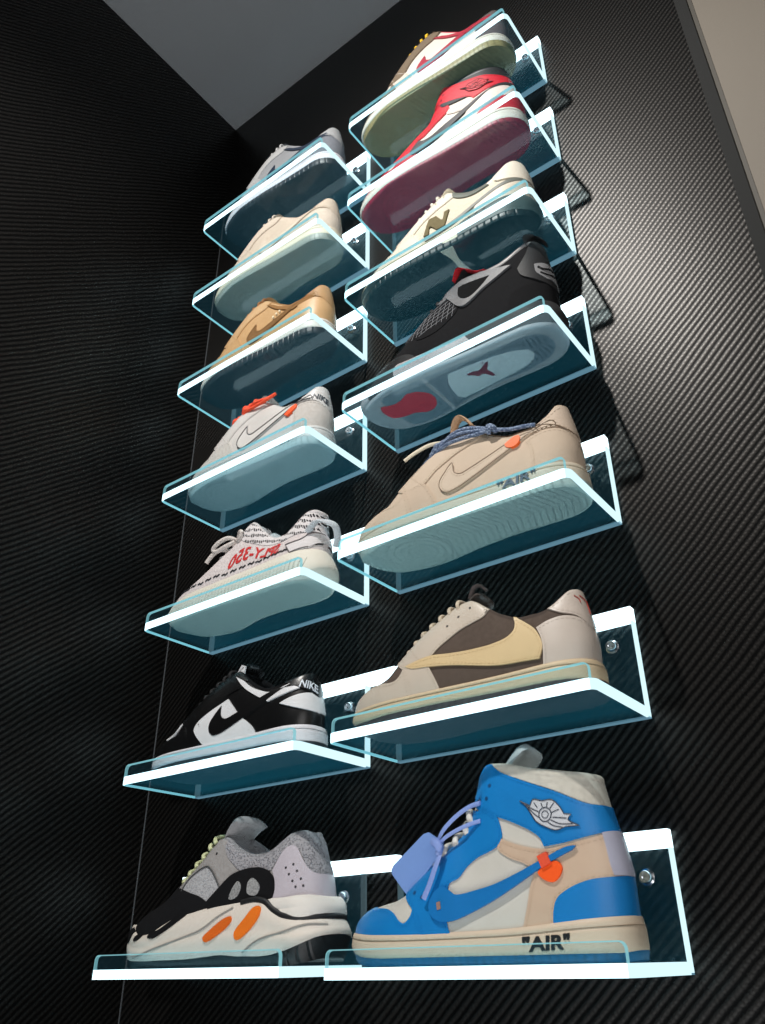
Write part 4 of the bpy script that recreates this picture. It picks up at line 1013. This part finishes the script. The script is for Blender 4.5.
mb.build('knit_fleck', mat('mesh', (36,36,42)), t, sharp=70)
lettering(B, 'lettering', 'SPLY-350', [(156,52),(250,53),(156,68),(250,68)], mat('leather', (210,56,56)), t, lift=.9, mirror=True, shear=-.25, bold=.018)
M3 = Y3_mid(); mds = shell(M3, 'midsole', mat('foam', (226,220,206)), t, 90, 18); shell(Y3_out(), 'outsole', mat('lugs', (186,196,186)), t, 90, 6)
mb = MB()
for k in range(46):
    x = 14+k*6.2; line_on(mb, M3, [(x, 12 if 40 < x < 290 else 18), (x+2, 24), (x+3, 33)], .7, .1)
mb.build('sole_rib', mat('foam', (206,202,190)), mds, sharp=70)
tongue('tongue', [(108,84,12),(130,96,14),(150,108,17),(166,122,20),(174,134,22)], mat('knit', (216,210,210), None, (30,30,34)), t, 7, 5)
RL = mat('mesh', (216,208,202), None, (190,182,178))
laces(B, [92, 106, 120, 134, 148], RL, t, 3.2, 2.4, .2, 4)
rope([[(150,-20,108),(140,-30,112),(126,-36,106),(116,-36,98),(122,-34,94),(136,-32,98),(150,-26,104)], [(150,-20,108),(164,-30,114),(172,-34,108),(166,-32,100),(156,-26,102)], [(134,-24,96),(122,-30,98),(112,-34,90),(104,-36,80)]], 3.2, 'rope_lace', RL)

# ---- right, fourth: black with the patterned sole
t = shoe(4, 'R', 'mid_top_sneaker', 'black sneaker with grey wing panel and red patch under the sole', .003)
B = J4_upper(); NB_ = mat('suede', (26,26,28)); GY = mat('cement', (104,104,106), None, (80,80,84))
shell(B, 'upper', NB_, t, 90, 24, open_from=.58)
lining(B, .585, 'collar_lining', L_((136,134,134)), t, roll=2.4)
panel(B, 'toe_overlay', [(4,20,1),(14,40),(34,56,1),(60,50),(84,46),(104,44),(120,36),(130,22,1),(60,14)], L_((22,22,24), .4), t, 1.2)
panel(B, 'wing', [(168,132,1),(182,136),(205,128),(230,118),(264,106,1),(244,98),(222,90),(208,82),(196,78),(186,84),(174,100),(164,116)], GY, t, 3.0)
panel(B, 'wing_window', [(188,114,1),(204,112),(234,106,1),(222,96),(206,88),(196,90),(188,100)], mat('suede', (16,16,17)), t, 3.6)
panel(B, 'side_netting', [(112,84,1),(150,110),(164,112),(174,98),(186,82),(170,66),(150,56),(126,58)], mat('suede', (24,24,26)), t, .9)
for s in (-1, 1):
    mb = MB()
    for k in range(9):
        x = 118+k*7.4; line_on(mb, B, [(x, 60+k*1.5), (x+3, 76+k*2.4), (x+5, 84+k*3)], .42, 1.2, s)
    for k in range(6):
        line_on(mb, B, [(112+k*3.5, 80-k*4.6+4), (140+k*4, 96-k*4.6), (168+k*3, 108-k*5)], .42, 1.2, s)
    mb.build('net_rib', mat('rubber', (120,120,124)), t, sharp=70)
panel(B, 'lace_wing', [(150,122,1),(166,132),(176,124),(172,112),(160,104),(150,110)], GY, t, 2.4)
eyelets(t, B, [(156,118),(162,122),(168,124),(160,112),(167,116)], (24,24,26), 1.6, 2.7)
panel(B, 'lace_lock', [(96,76,1),(104,82),(116,84,1),(112,76),(102,70)], GY, t, 2.2)
panel(B, 'heel_counter', [(262,60,1),(280,66),(312,70,1),(314,24,1),(256,24,1),(258,44)], mat('suede', (22,22,24)), t, 1.4)
panel(B, 'heel_tab', [(272,96,1),(282,118),(288,140),(302,146,1),(312,90,1),(312,64,1),(290,74),(276,84)], L_((30,30,32), .6), t, 2.2)
panel(B, 'heel_badge', [(290,98,1),(304,106,1),(312,82,1),(300,76,1),(292,84)], L_((150,150,152)), t, 3.0)
mb = MB(); line_on(mb, B, [(293,93),(297,90),(302,96)], 1.2, 3.6); line_on(mb, B, [(295,84),(300,82),(304,86)], 1.0, 3.6); mb.build('badge_mark', L_((20,20,22)), t, sharp=70)
mb = MB(); tube(mb, curve_pts([(284,-14,134),(280,-12,150),(284,0,158),(292,0,156),(300,0,146)]), 9, 2, wide=(0,1,0)); mb.build('heel_loop', L_((28,28,30), .6), t, sharp=70)
M4 = J4_mid(); mds = shell(M4, 'midsole', mat('foam', (40,40,42)), t, 90, 18)
panel(M4, 'sole_panel', [(94,8,1),(92,24),(104,36),(124,38,1),(160,30),(196,30,1),(210,8,1)], mat('cement', (176,170,172), None, (150,146,148)), mds, 1.0)
panel(M4, 'toe_bumper', [(2,10,1),(2,34,1),(20,36),(34,30),(42,8,1)], mat('rubber', (150,150,154)), mds, .9)
OB = OUT(12, 311, [(9,17),(28,10),(55,6),(302,6),(312,10)], .4, J4_wl, J4_wm)
os_ = shell(OB, 'outsole', mat('rubber', (158,160,164)), t, 90, 6)
# underside: grey field, red pivot patch, clear heel window with the leaping figure
flat_panel('sole_field', [(62,-33),(70,-37),(120,-40,1),(126,-38,1),(126,36,1),(118,38),(90,40),(66,34)], mat('rubber', (112,124,134)), os_, .32, .3)
flat_panel('sole_patch', [(52,-22),(48,-10),(52,6),(66,12),(82,14),(96,22),(110,20),(120,8),(120,-8),(110,-20),(96,-25),(82,-19),(68,-18)], mat('rubber', (200,22,42)), os_, .12, .5)
flat_panel('sole_field', [(132,-38,1),(160,-36),(200,-32),(240,-30),(276,-26),(290,-14),(292,4),(282,20),(250,28),(200,27),(150,32),(132,37,1)], mat('rubber', (116,126,136)), os_, .32, .3)
flat_panel('sole_window', [(160,-26,1),(190,-24),(222,-20),(246,-14),(262,-4),(264,6),(256,16),(236,22),(200,25),(152,27,1),(146,20,1),(150,-8)], mat('rubber', (206,216,220), .3), os_, .14, .4)
JM = [(179,-12,1),(188,-11),(195,-9),(203,-13),(209,-17,1),(212,-15,1),(207,-8),(204,-4),(206,3),(207,11,1),(203,12,1),(199,4),(195,0),(189,1),(185,-4),(179,-8,1)]
flat_panel('jumping_figure', JM, mat('rubber', (120,20,40)), os_, .05, .2, 1.2)
mb = MB(); tube(mb, [(204,-16,.3),(205.5,-18,.3),(207,-20,.3)], 1.6, .2, wide=(1,0,0)); mb.build('figure_head', mat('rubber', (120,20,40)), os_, sharp=30)
mb = MB()
for k in range(26):
    x = 136+k*5.9; w = np.interp(x, [136,200,240,276,292], [34,29,27,22,8]); wi = np.interp(x, [136,166,246,262,264,300], [26,25,17,8,0,0])
    for s in (-1, 1):
        if w-wi > 5: 
            q = [(x, s*(wi+3), 0), (x+2.4, s*(wi+3), 0), (x+4.0, s*(w-2), 0), (x+1.6, s*(w-2), 0)]
            mb.add([(a, b-1.5, .12) for a, b, _ in q]+[(a, b-1.5, .4) for a, b, _ in q], [(0,1,2,3), (7,6,5,4), (0,4,5,1), (1,5,6,2), (2,6,7,3), (3,7,4,0)])
mb.build('sole_rib', mat('rubber', (86,96,104)), os_, sharp=30)
tongue('tongue', [(104,82,13),(130,100,15),(156,120,19),(174,136,24),(188,148,27),(196,152,26)], L_((28,28,30)), t, 8, 5)
mb = MB(); tube(mb, curve_pts([(176,-20,138),(184,-22,152),(196,-18,148),(212,-20,134),(226,-24,126)]), 7, 2, wide=(.1,.9,.2)); mb.build('tongue_lining', mat('mesh', (206,30,44)), t, sharp=70)
laces(B, [108, 119, 130, 141, 151], mat('mesh', (30,30,32)), t, 2.8, 1.7, .2, 3)

# ---- right, fifth: cream court runner
t = shoe(5, 'R', 'low_top_sneaker', 'cream sneaker with olive letter panel and dark green sole', .003)
B = NB_upper(); CR = (226,216,196); OL = (120,110,82)
shell(B, 'upper', mat('mesh', CR, None, (206,196,176)), t, 90, 24, open_from=.57)
lining(B, .575, 'collar_lining', L_((232,224,206)), t, roll=2.6)
S = mat('leather', (196,184,160))
panel(B, 'toe_cap', LTOE, L_((228,218,200)), t, 1.2, stitch=True, stitch_mat=S)
panel(B, 'forefoot_overlay', LFORE, L_((230,221,204)), t, 1.4, stitch=True, stitch_mat=S)
panel(B, 'eyestay', LEYE, L_((232,224,208)), t, 1.5, stitch=True, stitch_mat=S)
panel(B, 'collar_band', [(196,112,1),(212,98),(232,88),(250,88,1),(256,80,1),(230,78),(208,86),(196,98)], L_((104,108,98)), t, 2.0)
panel(B, 'heel_tab', [(262,94,1),(272,104),(282,114),(300,120,1),(310,96,1),(308,72,1),(286,74),(266,80)], L_((230,222,206)), t, 2.2)
panel(B, 'heel_counter', [(240,62,1),(270,68),(312,70,1),(312,26,1),(236,26,1),(232,44)], L_((222,212,194)), t, 1.4)
panel(B, 'side_band', [(150,38,1),(200,46),(250,62),(306,76,1),(307,70,1),(250,56),(200,40),(152,32,1)], L_((110,112,104)), t, 2.0)
panel(B, 'side_letter', [(150,42,1),(158,42,1),(160,56),(172,44,1),(184,44,1),(192,72,1),(184,72,1),(181,58),(170,72,1),(158,72,1)], mat('suede', OL), t, 2.4)
M5 = NB_mid(); mds = shell(M5, 'midsole', mat('foam', (230,220,198)), t, 90, 18)
panel(M5, 'sole_panel', [(206,6,1),(208,26),(222,34),(262,38),(290,40),(318,34,1),(318,6,1)], mat('rubber', (70,86,84)), mds, 1.2)
panel(M5, 'sole_panel', [(2,8,1),(4,20),(40,20),(110,20),(170,18),(186,8,1)], mat('rubber', (22,42,44)), mds, 1.0)
mb = MB()
for x in (226,238,250): disc(mb, M5, x, 31, 2.2, 1.5)
mb.build('sole_hole', mat('rubber', (24,32,32)), mds)
mb = MB(); line_on(mb, M5, [(16,26),(60,25),(120,25),(180,27),(230,31)], .6, .2); mb.build('foxing_seam', mat('rubber', (176,158,120)), mds, sharp=70)
OB = OUT(12, 312, [(8,20),(25,14),(50,10),(200,9),(300,9),(312,13)], .6, NB_wl, NB_wm)
os_ = shell(OB, 'outsole', mat('lugs', (16,38,40)), t, 90, 6)
flat_panel('arch_plate', [(176,-42,1),(196,-40,1),(190,-10),(194,20),(186,36,1),(172,36,1),(178,10),(182,-14)], mat('foam', (226,218,198)), os_, .25, .4)
tongue('tongue', [(96,80,13),(120,96,15),(144,110,18),(164,121,22),(178,129,25),(188,132,25)], L_((228,219,202)), t, 7, 4)
laces(B, [98, 110, 122, 134, 146, 157, 167], mat('mesh', (230,224,210)), t, 2.6, 1.6, .2, 3)
eyelets(t, B, [(180,110),(166,104)], (150,140,110), 1.5, 1.9)
